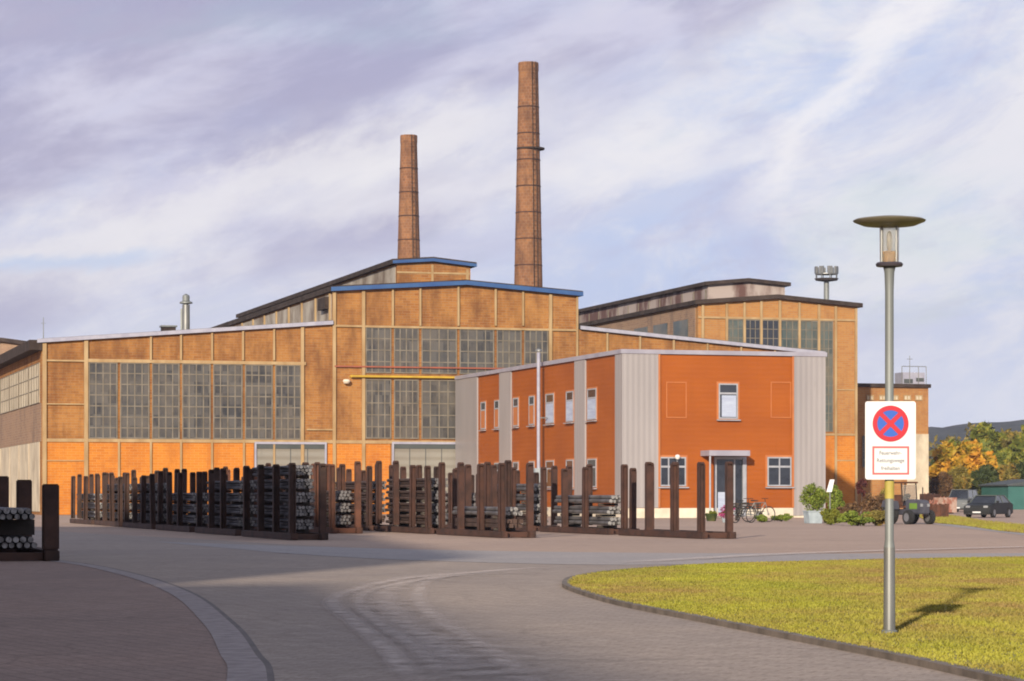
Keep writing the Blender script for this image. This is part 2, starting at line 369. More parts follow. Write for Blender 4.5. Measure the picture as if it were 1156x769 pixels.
def sheet(name, pts, z, mat, kind='structure'):
    me = bpy.data.meshes.new(name); me.from_pydata([(x, y, z) for x, y in pts], [], [tuple(range(len(pts)))])
    me.materials.append(mat); o = bpy.data.objects.new(name, me); COL.objects.link(o)
    if me.polygons[0].normal.z < 0: me.flip_normals()
    tag(o, kind=kind); return o
def smoothline(pts, k=8):
    out = []
    P = [Vector(p) for p in pts]; n = len(P)
    for i in range(n-1):
        p0 = P[max(i-1, 0)]; p1 = P[i]; p2 = P[i+1]; p3 = P[min(i+2, n-1)]
        for j in range(k):
            t = j/k
            out.append(.5*((2*p1)+(-p0+p2)*t+(2*p0-5*p1+4*p2-p3)*t*t+(-p0+3*p1-3*p2+p3)*t**3))
    out.append(P[-1]); return out
def ribbon(name, line, w0, w1, z, mat, dense=8, parent=None, height=0):
    L = smoothline(line, dense); vs = []; uvs = []; n = len(L)
    for i, p in enumerate(L):
        a = L[max(i-1, 0)]; b_ = L[min(i+1, n-1)]; d = (b_-a).normalized(); nn = Vector((-d.y, d.x))
        for w in (w0, w1):
            q = p+nn*w; vs.append((q.x, q.y, z)); uvs.append((i/(n-1), 0 if w == w0 else 1))
    fs = [(2*i, 2*i+1, 2*i+3, 2*i+2) for i in range(n-1)]
    if height:
        m_ = len(vs); vs += [(x, y, z-height) for x, y, _ in vs]
        fs += [(2*i+m_, 2*i+2+m_, 2*i+2, 2*i) for i in range(n-1)]+[(2*i+1, 2*i+3, 2*i+3+m_, 2*i+1+m_) for i in range(n-1)]
        fs += [(0, 1, 1+m_, m_), (2*n-2, 2*n-1, 2*n-1+m_, 2*n-2+m_)]
    me = bpy.data.meshes.new(name); me.from_pydata(vs, [], fs); me.materials.append(mat)
    if not height:
        ul = me.uv_layers.new(name='UVMap')
        for l in me.loops: ul.data[l.index].uv = uvs[l.vertex_index]
    import bmesh
    bm = bmesh.new(); bm.from_mesh(me); bmesh.ops.recalc_face_normals(bm, faces=bm.faces); bm.to_mesh(me); bm.free()
    if not height and me.polygons[0].normal.z < 0: me.flip_normals()
    o = bpy.data.objects.new(name, me); COL.objects.link(o)
    if parent: o.parent = parent
    return o

# ------------------------------------------------------------------ GROUND
sheet('ground', [(-3000, -600), (3000, -600), (3000, 4000), (-3000, 4000)], 0.0, M['field'])
sheet('yard', [(-160, -120), (140, -120), (140, 300), (-160, 300)], 0.004, M['yard'])
# road surface in front (curves from the foreground round to the left and to the right)
inner = [(-.55, 2), (-.75, 8), (-1.5, 16.5), (-1.84, 19.2), (-2.5, 23.8), (-3.8, 31.4), (-5.6, 39.2), (-7.8, 46.4), (-12, 56), (-20, 70), (-34, 92)]
outer_left = [(-24, 108), (-14, 84), (-8.6, 71), (-5.0, 62), (-1.5, 56), (3, 52.5), (10, 52.4), (30, 58), (60, 70)]
rd = [(p.x, p.y) for p in smoothline(inner, 6)]+[(p.x, p.y) for p in smoothline(outer_left, 6)]+[(60, 55), (30, 46), (12, 43), (6, 14), (4, 2)]
sheet('road', rd, 0.008, M['road'])
ol = [(p.x, p.y) for p in smoothline([(-9, 66.5), (-4, 59), (0, 54.8), (4, 52.9), (10, 52.9), (22, 56), (40, 66), (70, 90)], 6)]
il = [(p.x, p.y) for p in smoothline([(-4.6, 53), (-2, 47.5), (1.5, 44), (4.5, 45.6), (9, 49), (20, 53), (40, 60), (70, 82)], 6)]
sheet('side_road', ol+il[::-1], 0.012, M['road_pale'])
ap = [(p.x, p.y) for p in smoothline(inner, 6)]
sheet('apron', ap+[(-60, 92), (-60, 2)], 0.0125, M['apron'])
g = ribbon('gutter', inner, .02, .27, 0.0165, M['kerb_flush'], 10); tag(g, kind='structure')
g = ribbon('joint', inner, -.025, .02, 0.0165, M['joint'], 10); tag(g, kind='structure')
# dusty wheel tracks and rubbed tar
def tr(pp): return [gnd(*p) for p in pp]
TR = [
 [(640, 641), (560, 645), (490, 655), (472, 670), (480, 690), (510, 712), (560, 742), (620, 790)],
 [(610, 643), (520, 649), (450, 662), (435, 678), (450, 700), (490, 730), (540, 770)],
 [(580, 646), (470, 653), (400, 668), (375, 682), (400, 705), (440, 740), (470, 780)],
 [(560, 647), (480, 656), (420, 668), (405, 684), (425, 704), (470, 735), (505, 775)],
 [(700, 637), (900, 626), (1100, 620), (1250, 616)],
]
for i, t_ in enumerate(TR):
    w = (.15, .2, .15, .12, .5)[i]
    tag(ribbon('dust_track', tr(t_), -w, w, 0.018+.0022*i, M['dust'], 12), kind='structure')
tag(ribbon('dust_patch', tr([(600, 645), (480, 655), (430, 672), (450, 700), (520, 735), (580, 790)]), -.8, .8, 0.030, dust_mat('faint_dust', (.56, .475, .42), .40, .75, 2.5), 12), kind='structure')

# grass island
near = [gnd(640, 661), gnd(648, 668), gnd(700, 684), gnd(800, 704), gnd(900, 724), gnd(1000, 744), gnd(1100, 766), (3.35, 13.2), (3.9, 8)]
far = [gnd(640, 661), gnd(652, 654), gnd(700, 647), gnd(800, 640), gnd(900, 637), gnd(1000, 634.5), gnd(1156, 631.5), (14, 50.5), (24, 53)]
nl = smoothline(near, 6); fl = smoothline(far, 6)
isl = [(p.x, p.y) for p in fl]+[(24, 8)]+[(p.x, p.y) for p in nl[::-1]][:-1]
sheet('verge_soil', isl, 0.045, M['soil'])
kb = [gnd(1156, 631.5), gnd(1000, 634.5), gnd(900, 637), gnd(800, 640), gnd(700, 647), gnd(652, 654), gnd(639, 661), gnd(648, 668), gnd(700, 684), gnd(800, 704), gnd(900, 724), gnd(1000, 744), gnd(1100, 766), (3.35, 13.2), (3.9, 8)]
ke = ribbon('kerb', kb, -.05, .05, 0.055, M['kerb'], 8, height=.06); tag(ke, kind='structure')
def inside(x, y, poly):
    c = False; j = len(poly)-1
    for i in range(len(poly)):
        xi, yi = poly[i]; xj, yj = poly[j]
        if (yi > y) != (yj > y) and x < (xj-xi)*(y-yi)/(yj-yi)+xi: c = not c
        j = i
    return c
def blades(name, test, x0, x1, y0, y1, n, h, z, mat):
    vs = []; fs = []; rnd = random.Random(5); k = 0
    while k < n:
        y = y0+(y1-y0)*rnd.random(); x = x0+(x1-x0)*rnd.random()
        if not test(x, y): continue
        k += 1
        a = rnd.random()*6.283; w = .006+.009*rnd.random(); hh = h*(.4+.9*rnd.random()**1.5); lx, ly = rnd.gauss(0, .5)*hh, rnd.gauss(0, .5)*hh
        cx, cy = math.cos(a)*w, math.sin(a)*w; b0 = len(vs)
        vs += [(x-cx, y-cy, z), (x+cx, y+cy, z), (x+lx, y+ly, z+hh)]; fs.append((b0, b0+1, b0+2))
    me = bpy.data.meshes.new(name); me.from_pydata(vs, [], fs); me.materials.append(mat)
    o = bpy.data.objects.new(name, me); COL.objects.link(o); tag(o, 'short yellow-green grass with brown bare patches on the kerbed verge', 'grass', kind='stuff'); return o
islp = isl
blades('grass', lambda x, y: inside(x, y, islp) and x < .21*y+6, .5, 17, 10, 53, 560000, .024, .043, M['grass'])
# far grass strips at right
fg = [gnd(1050, 590), gnd(1090, 594), gnd(1130, 600), gnd(1175, 604), gnd(1230, 604), gnd(1230, 596), gnd(1156, 594), gnd(1110, 589), gnd(1075, 583), gnd(1050, 580), gnd(1035, 583)]
sheet('far_verge', fg, .016, M['soil'])
blades('grass', lambda x, y: inside(x, y, fg), 14, 34, 76, 180, 26000, .10, .015, M['grass'])
bpy.data.objects['grass.001']['label'] = 'strip of rough grass beyond the road near the parked cars'
sheet('far_road', [gnd(1052, 592), gnd(1300, 622), gnd(1300, 606), gnd(1156, 600), gnd(1085, 592)], .010, M['road_pale'])

# ------------------------------------------------------------------ MAIN HALL
def Z(px, py, v=0): return fac(px, py, v)[1]
def Uu(px, v=0): return fac(px, 560, v)[0]
cl = fac(47, 387); cm1 = fac(373, 366.5)
nl_, na, nr = fac(376, 329), fac(525, 322), fac(653, 334.5)
rw0, rw1 = fac(653, 372), fac(930, 401)
DEP = 66
hall = bld('brick_hall', 'large ochre brick works hall with cream grid, blue roof edge and grid windows', 'factory hall', cl[0], 0)
bp(MB().prism([(nl_[0], 0), nl_, na, nr, (nr[0], 0)], 0, DEP), 'nave_wall', M['brick'], hall)
bp(MB().prism([(cl[0], 0), cl, (nl_[0]-.002, cm1[1]), (nl_[0]-.002, 0)], 0.0, DEP), 'aisle_wall', M['brick'], hall)
bp(MB().prism([(nr[0]+.002, 0), (nr[0]+.002, rw0[1]), rw1, (rw1[0], 0)], 0.0, DEP), 'aisle_wall', M['brick'], hall)
def roofslab(t, name, pts, th, v0, v1, mat, ov=0):
    P = [list(p) for p in pts]
    if ov:
        s0 = (P[1][1]-P[0][1])/(P[1][0]-P[0][0]); P[0] = [P[0][0]-ov, P[0][1]-s0*ov]
        s1 = (P[-1][1]-P[-2][1])/(P[-1][0]-P[-2][0]); P[-1] = [P[-1][0]+ov, P[-1][1]+s1*ov]
    top = [(x, z+th) for x, z in P]
    return bp(MB().prism([(x, z+.004) for x, z in P]+top[::-1], v0, v1), name, mat, t)
def edge(t, pts, th, v0, mat, ov=0, name='fascia', par=None, dz=0):
    P = [list(p) for p in pts]
    if ov:
        s0 = (P[1][1]-P[0][1])/(P[1][0]-P[0][0]); P[0] = [P[0][0]-ov, P[0][1]-s0*ov]
        s1 = (P[-1][1]-P[-2][1])/(P[-1][0]-P[-2][0]); P[-1] = [P[-1][0]+ov, P[-1][1]+s1*ov]
    mb = MB(); mb.prism([(x, z+dz) for x, z in P]+[(x, z+th+dz) for x, z in P][::-1], v0-.06, v0-.002)
    return sub(mb, name, mat, par or t, t)
r1 = roofslab(hall, 'roof', [nl_, na, nr], .33, -.35, DEP+.4, M['dark_edge'], .2)
edge(hall, [nl_, na, nr], .26, -.35, M['blue_trim'], .2, par=r1)
r2 = roofslab(hall, 'roof', [cl, (nl_[0]-.05, cm1[1])], .25, -.25, DEP, M['roof'])
edge(hall, [(cl[0]-.3, cl[1]-.02), (nl_[0]-.05, cm1[1])], .23, -.25, M['white_trim'], par=r2)
bp(MB().box(cl[0]-.75, cl[0]-.006, -.2, DEP, cl[1]-.45, cl[1]+.16), 'eave', M['dark_edge'], hall)
r3 = roofslab(hall, 'roof', [(nr[0]+.05, rw0[1]), rw1], .25, -.25, DEP, M['roof'])
edge(hall, [(nr[0]+.05, rw0[1]), rw1], .22, -.25, M['white_trim'], par=r3)
# cream concrete grid
def roofz(u):
    if u < nl_[0]: a, b_ = cl, (nl_[0], cm1[1])
    elif u < na[0]: a, b_ = nl_, na
    elif u < nr[0]: a, b_ = na, nr
    else: a, b_ = (nr[0], rw0[1]), rw1
    return a[1]+(b_[1]-a[1])*(u-a[0])/(b_[0]-a[0])
mb = MB(); w = .12
def vst(px, top=None, bot=0, ww=w, v=(-.16, -.004)):
    u = Uu(px); z1 = roofz(u)-.05 if top is None else Z(px, top)
    z0 = 0 if bot == 0 else Z(px, bot)
    mb.box(u-ww/2, u+ww/2, v[0], v[1], z0, z1)
for px in (50, 97, 341): vst(px, ww=.24 if px != 341 else .2)
for px in (170, 204, 239, 274, 309): vst(px, bot=407)
for px in (134, 170, 204, 239, 275, 309): vst(px, top=497)
vst(377, ww=.2); vst(410, ww=.2); vst(621, ww=.2)
for px in (443, 474, 517, 559, 590): vst(px, bot=368); 
for px in (443, 515): vst(px, top=497)
vst(651)
for px in (685, 722, 760, 798, 836, 874, 912): vst(px, ww=.12)
v2 = (-.13, -.006)
def hst(px0, px1, y, hh=.14):
    u0, z = fac(px0, y); u1, z1 = fac(px1, y); zz = z
    mb.box(u0, u1, v2[0], v2[1], zz-hh/2, zz+hh/2)
hst(97, 345, 407, .2); hst(50, 97, 407, .1); hst(50, 640, 497, .2); hst(50, 97, 456, .08)
hst(378, 650, 368, .12); hst(346, 377, 485, .1); hst(50, 97, 520, .05)
bp(mb, 'concrete_grid', M['concrete'], hall)
zb = Z(97, 497)-.1
# bright base panels (0.05 proud of the wall)
segs = [(50, 97), (97, 134), (134, 170), (170, 204), (204, 239), (239, 275), (275, 287), (369, 377), (377, 410), (410, 441)]
for k, (a, b_) in enumerate(segs):
    mb = MB().box(Uu(a)+.03, Uu(b_)-.03, -.05, -.003, .02, zb)
    bp(mb, 'base_panel', M['brick_base'], hall)
# windows
def gridwin(t, u0, u1, z0, z1, nx, nz, pane, mull, v=0.0, bars=.05, fr=.07, name='window', nsub=None):
    f = MB()
    f.box(u0, u1, v-.09, v-.02, z1-fr, z1); f.box(u0, u1, v-.09, v-.02, z0, z0+fr)
    f.box(u0, u0+fr, v-.088, v-.022, z0+fr, z1-fr); f.box(u1-fr, u1, v-.088, v-.022, z0+fr, z1-fr)
    for i in range(1, nx):
        x = u0+(u1-u0)*i/nx; f.box(x-bars/2, x+bars/2, v-.075, v-.022, z0+fr, z1-fr)
    for i in range(1, nz):
        zz = z0+(z1-z0)*i/nz; f.box(u0+fr, u1-fr, v-.07, v-.022, zz-bars/2, zz+bars/2)
    fo = sub(f, name, mull, t, t)
    sub(MB().box(u0+.01, u1-.01, v-.035, v-.024, z0+.01, z1-.01), 'pane', pane, fo, t)
    return fo
wz0, wz1 = Z(97, 497)+.1, Z(97, 407)-.1
for a, b_ in zip((98.5, 134, 170, 204, 239, 275, 309), (134, 170, 204, 239, 275, 309, 341)):
    gridwin(hall, Uu(a)+.08, Uu(b_)-.08, wz0, wz1, 4, 7, M['pane_dirty'], M['mullion'], bars=.065)
uz0, uz1 = Z(410, 421), Z(410, 368)-.06
lz0, lz1 = Z(410, 497)+.1, Z(410, 428)
cols = (411, 443, 474, 517, 559, 590, 620)
for a, b_ in zip(cols, cols[1:]):
    gridwin(hall, Uu(a)+.09, Uu(b_)-.09, uz0, uz1, 4, 4, M['pane_dirty'], M['mullion'], bars=.065)
    gridwin(hall, Uu(a)+.09, Uu(b_)-.09, lz0, lz1, 4, 5, M['pane_dirty'], M['mullion'], bars=.065)
# yellow pipe and red rail between the window bands
u0, zy = fac(396, 425); u1 = Uu(640)
yp = bp(MB().tube((u0, -.30, zy), (u1, -.30, zy), .075, n=10).tube((u0, -.30, zy), (u0, -.02, zy), .09, n=8), 'gas_pipe', M['yellow'], hall, smooth=True)
bp(MB().box(Uu(377), Uu(620), -.19, -.135, Z(377, 414.5), Z(377, 412.8)), 'rail', M['red_pipe'], hall)
bp(MB().lathe([(0.02, -.12), (.16, -.12), (.24, 0), (.2, .12), (.02, .14)], (fac(390, 431)[0], -.3, fac(390, 431)[1]), 12), 'bell', M['plinth'], hall, smooth=True)
# gates
def gate(pa, pb):
    u0, u1 = Uu(pa), Uu(pb); zt = Z(pa, 502.5)
    gt = bp(MB().box(u0, u1, -.09, -.056, .02, zt), 'gate', M['gate'], hall)
    f = MB(); f.box(u0-.12, u0-.003, -.2, -.06, .02, zt+.20); f.box(u1+.003, u1+.12, -.2, -.06, .02, zt+.20); f.box(u0-.003, u1+.003, -.2, -.06, zt+.06, zt+.20)
    sub(f, 'gate_frame', M['white_trim'], gt, hall)
    g2 = MB()
    for i in range(1, 4):
        x = u0+(u1-u0)*i/4; g2.box(x-.025, x+.025, -.10, -.092, .02, zt-.2)
    g2.box(u0+.01, u1-.01, -.14, -.092, zt-.22, zt+.055)
    sub(g2, 'gate_seal', M['gate_dark'], gt, hall)  # near-black strips paint in the shadow gaps between leaves and under lintel
gate(289, 366); gate(444, 516)
# west side wall: cream glazing bands
mbp = MB(); ul = cl[0]
zA, zB, zC = side(42, 411, ul)[1], side(42, 455.5, ul)[1], side(42, 499.4, ul)[1]
k = 0
v0 = .9
while v0 < DEP-3:
    f = MB().box(ul-.05, ul-.004, v0, v0+5.4, zB, zA); fo = bp(f, 'window', M['cream_panel'], hall)
    g_ = MB()
    for i in range(5): g_.box(ul-.09, ul-.052, v0+i*1.35-.02, v0+i*1.35+.03, zB, zA)
    for i in range(4): g_.box(ul-.082, ul-.053, v0+.031, v0+5.36, zB+(zA-zB)*i/3-.02, zB+(zA-zB)*i/3+.02)
    sub(g_, 'frame', M['mullion'], fo, hall)
    bp(MB().box(ul-.05, ul-.004, v0, v0+5.4, .2, zC), 'panel', M['cream_panel'], hall)
    v0 += 5.9
bp(MB().box(ul-.02, ul-.003, .05, DEP, zC+.02, zB-.02), 'side_band', M['brick_side'], hall)
# nave side clerestory (seen above the west aisle roof)
mc = MB().box(nl_[0]-.06, nl_[0]-.004, .4, DEP, cm1[1]+.3, nl_[1]-.15)
bp(mc, 'clerestory', M['grey_panel'], hall)
vv = .4
while vv < DEP: bp(MB().box(nl_[0]-.16, nl_[0]-.062, vv, vv+.2, cm1[1]+.3, nl_[1]-.12), 'clerestory_post', M['concrete'], hall); vv += 4.2
bp(MB().box(nl_[0]-.42, nl_[0]-.062, .5, 2.6, nl_[1]-1.05, nl_[1]-.3), 'vent_box', M['dark_edge'], hall)
# ridge lantern
vm = 7.0
ma, mm_, mr = fac(448, 297.5, vm), fac(488, 295.5, vm), fac(531, 301, vm)
bp(MB().prism([(ma[0], na[1]-.8), ma, mm_, mr, (mr[0], na[1]-.8)], vm, DEP-4), 'lantern_wall', M['brick'], hall)
rl = roofslab(hall, 'lantern_roof', [ma, mm_, mr], .3, vm-.3, DEP-3.6, M['dark_edge'], .35)
edge(hall, [ma, mm_, mr], .20, vm-.3, M['blue_trim'], .35, par=rl)
mc = MB(); 
mc.box(mr[0]-.3, mr[0]-.12, vm-.05, vm-.003, na[1], mr[1]-.2); mc.box(mm_[0]-.08, mm_[0]+.08, vm-.05, vm-.003, na[1], mm_[1]-.2)
mc.box(ma[0], mr[0], vm-.04, vm-.004, mr[1]-.55, mr[1]-.42)
bp(mc, 'lantern_grid', M['concrete'], hall)
bp(MB().box(ma[0]-.05, ma[0]-.003, vm+.3, DEP-4.3, na[1]-.5, ma[1]-.15), 'lantern_side', M['grey_panel'], hall)

# ------------------------------------------------------------------ EAST HALL
VR = 25.6
e0, ea, e1 = fac(788, 343.5, VR), fac(876, 337.5, VR), fac(967, 347, VR)
D2 = 60
eh = bld('brick_hall', 'brown roofed brick hall with tall greenish windows behind the orange building', 'factory hall', e0[0], VR)
bp(MB().prism([(e0[0], 0), e0, ea, e1, (e1[0], 0)], VR, VR+D2), 'wall', M['brick_hall'], eh)
roofslab(eh, 'roof', [e0, ea, e1], .32, VR-.4, VR+D2+.3, M['dark_edge'], .35)
l0, la, l1 = fac(799, 322, VR+3), fac(843, 318.5, VR+3), fac(886, 323, VR+3)
bp(MB().prism([(l0[0], e0[1]-.5), l0, la, l1, (l1[0], e0[1]-.5)], VR+3, VR+D2-3), 'lantern_wall', M['rusty_panel'], eh)
roofslab(eh, 'lantern_roof', [l0, la, l1], .28, VR+2.6, VR+D2-2.6, M['dark_edge'], .35)
bp(MB().box(l0[0]-.06, l0[0]-.003, VR+3.4, VR+D2-3.2, e0[1]+.1, l0[1]-.35), 'lantern_side', M['rusty_panel'], eh)
vv = VR+3.2
while vv < VR+D2-4: bp(MB().box(l0[0]-.12, l0[0]-.062, vv, vv+.12, e0[1]+.1, l0[1]-.3), 'lantern_post', M['mullion'], eh); vv += 2.6
bp(MB().box(e0[0]-.05, e0[0]-.003, VR+.5, VR+D2, 6, e0[1]-.2), 'side_cladding', M['brick_side'], eh)
vv = VR+2
while vv < VR+D2-4: bp(MB().box(e0[0]-.10, e0[0]-.052, vv, vv+3.2, e0[1]-3.4, e0[1]-1.0), 'side_window', M['pane_teal'], eh); vv += 4.6
ec = (820, 840, 859, 880, 902, 924, 941)
ez0, ez1 = fac(880, 487, VR)[1], fac(880, 361.5, VR)[1]
for k, (a, b_) in enumerate(zip(ec, ec[1:])):
    gridwin(eh, Uu(a, VR)+.06, Uu(b_, VR)-.06, ez0, ez1, 3, 12, M['pane_dark'] if k in (1, 2) else M['pane_teal'], M['mullion'], v=VR, bars=.05)
mc = MB()
for px in (793, 820, 840, 859, 880, 902, 924, 943, 966):
    u = Uu(px, VR); 
    zt = (e0[1]+(ea[1]-e0[1])*(u-e0[0])/(ea[0]-e0[0]) if u < ea[0] else ea[1]+(e1[1]-ea[1])*(u-ea[0])/(e1[0]-ea[0]))-.1
    mc.box(u-.09, u+.09, VR-.14, VR-.004, 0, zt)
mc.box(e0[0], e1[0], VR-.11, VR-.005, ez0-.3, ez0-.14); mc.box(e0[0], e1[0], VR-.11, VR-.005, ez1+.02, ez1+.16)
for y in (440, 520): zz = fac(950, y, VR)[1]; mc.box(Uu(943, VR), e1[0], VR-.06, VR-.007, zz-.05, zz+.05)
bp(mc, 'concrete_grid', M['concrete'], eh)
bp(MB().box(e0[0]+.1, e1[0]-.12, VR-.05, VR-.003, .02, ez0-.31), 'base_panel', M['brick_base'], eh)
for y in (375, 395, 415, 457, 472):
    pass
# far block
VF = 34
f0, f1 = fac(968, 437, VF), fac(1048, 437, VF)
fb = bld('brick_annex', 'low flat roofed brick annex with grey lower wall right of the halls', 'factory building', f0[0], VF)
bp(MB().box(e1[0]+.05, f1[0], VF, VF+30, 0, f0[1]), 'wall', M['brick_hall'], fb)
bp(MB().box(e1[0]+.05, f1[0]+.15, VF-.2, VF+30.2, f0[1]+.003, f0[1]+.3), 'roof', M['dark_edge'], fb)
zg = fac(1030, 490, VF)[1]
bp(MB().box(Uu(1024, VF), f1[0]+.004, VF-.05, VF-.003, 0, zg), 'grey_wall', M['cream_panel'], fb)
for px in (978, 992, 1006, 1020, 1033):
    gridwin(fb, Uu(px, VF), Uu(px+8, VF), fac(px, 452, VF)[1], fac(px, 446, VF)[1], 2, 1, M['cream_panel'], M['concrete'], v=VF, bars=.06)
gridwin(fb, Uu(966.5, VF)+.9, Uu(974, VF), fac(px, 528, VF)[1], fac(px, 492, VF)[1], 2, 4, M['pane_dark'], M['mullion'], v=VF)
pc = atd(1027, 437, 222)
pl = thing('plant_room', 'small white rooftop plant box with rails and thin aerial above the brick annex', 'rooftop unit', (pc[0], pc[1], f0[1]+.31), ROT)
MB().box(-1.0, 1.0, -.8, .8, 0, 1.25).build('cabin', M['white_trim'], pl)
MB().box(-.9, -.1, -.84, -.803, .35, .7).box(.2, .9, -.84, -.803, .5, .8).build('louvre', M['gate_dark'], pl)
mc = MB()
for x in (-1.1, -.4, .4, 1.1): mc.tube((x, -.85, 0), (x, -.85, 1.75), .03, n=6)
mc.tube((-1.1, -.85, 1.75), (1.1, -.85, 1.75), .03, n=6); mc.build('railing', M['galv'], pl)
MB().tube((0, 0, 1.25), (0, 0, 2.7), .03, .02, n=6).tube((-.25, 0, 2.4), (.25, 0, 2.4), .02, n=6).build('aerial', M['galv'], pl)

# ------------------------------------------------------------------ ORANGE OFFICE
VO = -32.7
oc, o1 = fac(703, 396.5, VO), fac(930, 397, VO)
uL = oc[0]; uR = o1[0]; HO = oc[1]; VB = -.35
of = bld('office_building', 'two storey orange clad office block with pale ribbed corner panels and white plinth', 'office building', uL, VO)
zp = fac(880, 573.5, VO)[1]
bp(MB().box(uL, uR, VO, VB, 0, HO-.02), 'wall', M['orange'], of)
ro = bp(MB().box(uL-.1, uR+.1, VO-.1, VB+.02, HO-.019, HO+.06), 'roof', M['roof'], of)
c_ = MB(); c_.box(uL-.13, uR+.13, VO-.14, VO-.101, HO-.12, HO+.10); c_.box(uL-.14, uL-.101, VO-.1, VB, HO-.12, HO+.10); c_.box(uR+.101, uR+.14, VO-.1, VB, HO-.12, HO+.10)
sub(c_, 'coping', M['parapet'], ro, of)
bp(MB().box(uL+.2, uR+.03, VO-.05, VO-.003, .01, zp).box(uL-.05, uL-.003, VO-.05, VB, .01, zp), 'plinth', M['plinth'], of)
# grey corner panels
bp(MB().box(uL-.09, Uu(743, VO), VO-.09, VO-.004, zp+.02, HO-.13), 'grey_cladding', M['greyclad'], of)
bp(MB().box(Uu(895, VO), uR+.06, VO-.09, VO-.004, zp-.4, HO-.13), 'grey_cladding', M['greyclad'], of)
def sv(px): return side(px, 500, uL)[0]
for a, b_ in ((513, 540), (565, 578), (650, 662), (696, 703)):
    va, vb = sv(a), sv(b_); va = min(va, VB-.01)
    bp(MB().box(uL-.09, uL-.004, vb if b_ != 703 else VO-.085, va, zp+.02, HO-.13), 'grey_cladding', M['greyclad'], of)
# corner trims beside panels
for px in (743.6, 894.4): u = Uu(px, VO); bp(MB().box(u-.05, u+.05, VO-.13, VO-.091, zp+.02, HO-.14), 'corner_trim', M['frame_orange'], of)

def owin(px0, px1, y0, y1, cols_=2, tr_=.33, blind=False):
    u0, z1 = fac(px0, y0, VO); u1, z0 = fac(px1, y1, VO); v = VO
    rec = bp(MB().box(u0-.1, u1+.1, v-.025, v-.003, z0-.04, z1+.1), 'window', M['frame_orange'], of)
    f = MB(); fr = .07
    f.box(u0, u1, v-.07, v-.027, z1-fr, z1); f.box(u0, u1, v-.07, v-.027, z0, z0+fr)
    f.box(u0, u0+fr, v-.069, v-.028, z0+fr, z1-fr); f.box(u1-fr, u1, v-.069, v-.028, z0+fr, z1-fr)
    zt = z1-(z1-z0)*tr_; f.box(u0+fr, u1-fr, v-.068, v-.028, zt-.05, zt+.05)
    for i in range(1, cols_):
        x = u0+(u1-u0)*i/cols_; f.box(x-.035, x+.035, v-.067, v-.028, z0+fr, zt-.05)
        f.box(x-.035, x+.035, v-.067, v-.028, zt+.05, z1-fr)
    sub(f, 'frame', M['frame_white'], rec, of)
    sub(MB().box(u0+.01, u1-.01, v-.04, v-.029, z0+.01, z1-.01), 'pane', M['pane_dark'], rec, of)
    if blind: sub(MB().box(u0+fr+.1, u1-fr-.02, v-.052, v-.042, z0+fr+.03, zt-.1), 'blind', M['blind'], rec, of)
    sub(MB().box(u0-.12, u1+.12, v-.2, v-.028, z0-.1, z0-.045), 'sill', M['frame_white'], rec, of)
owin(811, 832.5, 433, 473, 1, .28, True)
owin(744.5, 774, 516, 549, 3, .33); owin(866, 893, 516, 549, 2, .33)
for a, b_ in ((752, 775), (870, 893)):
    u0, z1 = fac(a, 431, VO); u1, z0 = fac(b_, 472, VO); f = MB(); q = .05
    f.box(u0, u1, VO-.03, VO-.003, z1-q, z1); f.box(u0, u1, VO-.05, VO-.003, z0, z0+q); f.box(u0, u0+q, VO-.03, VO-.004, z0+q, z1-q); f.box(u1-q, u1, VO-.03, VO-.004, z0+q, z1-q)
    bp(f, 'blind_window', M['frame_orange'], of)
# entrance
du0, dz1 = fac(808, 517, VO); du1 = Uu(841, VO)
dr = bp(MB().box(du0, du1, VO-.03, VO-.003, .12, dz1), 'door', M['gate_dark'], of)
um = du0+(du1-du0)*.62
f = MB(); f.box(du0-.1, du0+.02, VO-.1, VO-.004, .05, dz1+.06); f.box(du1-.16, du1+.04, VO-.12, VO-.004, .05, dz1+.06); f.box(du0+.02, du1-.16, VO-.095, VO-.032, dz1-.08, dz1+.06)
f.box(um-.04, um+.04, VO-.09, VO-.032, .12, dz1-.08)
sub(f, 'door_frame', M['frame_white'], dr, of)
sub(MB().box(du0+.06, um-.05, VO-.05, VO-.033, .2, dz1-.1).box(um+.05, du1-.2, VO-.05, VO-.033, .2, dz1-.1), 'pane', M['pane_dark'], dr, of)
sub(MB().box(du0+.1, um-.1, VO-.07, VO-.052, .3, 1.35), 'notice', M['blind'], dr, of)
sub(MB().box(um-.12, um-.09, VO-.14, VO-.052, 1.0, 1.3), 'handle', M['galv'], dr, of)
c0, cz = fac(800, 511, VO-1.2); c1 = Uu(846, VO-1.2)
cn = bp(MB().box(c0, c1, VO-1.3, VO-.004, cz-.16, cz+.12), 'canopy', M['parapet'], of)
sub(MB().tube((c0+.08, VO-1.2, 0), (c0+.08, VO-1.2, cz-.163), .05, n=8), 'canopy_post', M['frame_white'], cn, of)
bp(MB().box(du0-.4, du1+.5, VO-1.5, VO-.055, 0.02, .12), 'step', M['kerb_flush'], of)
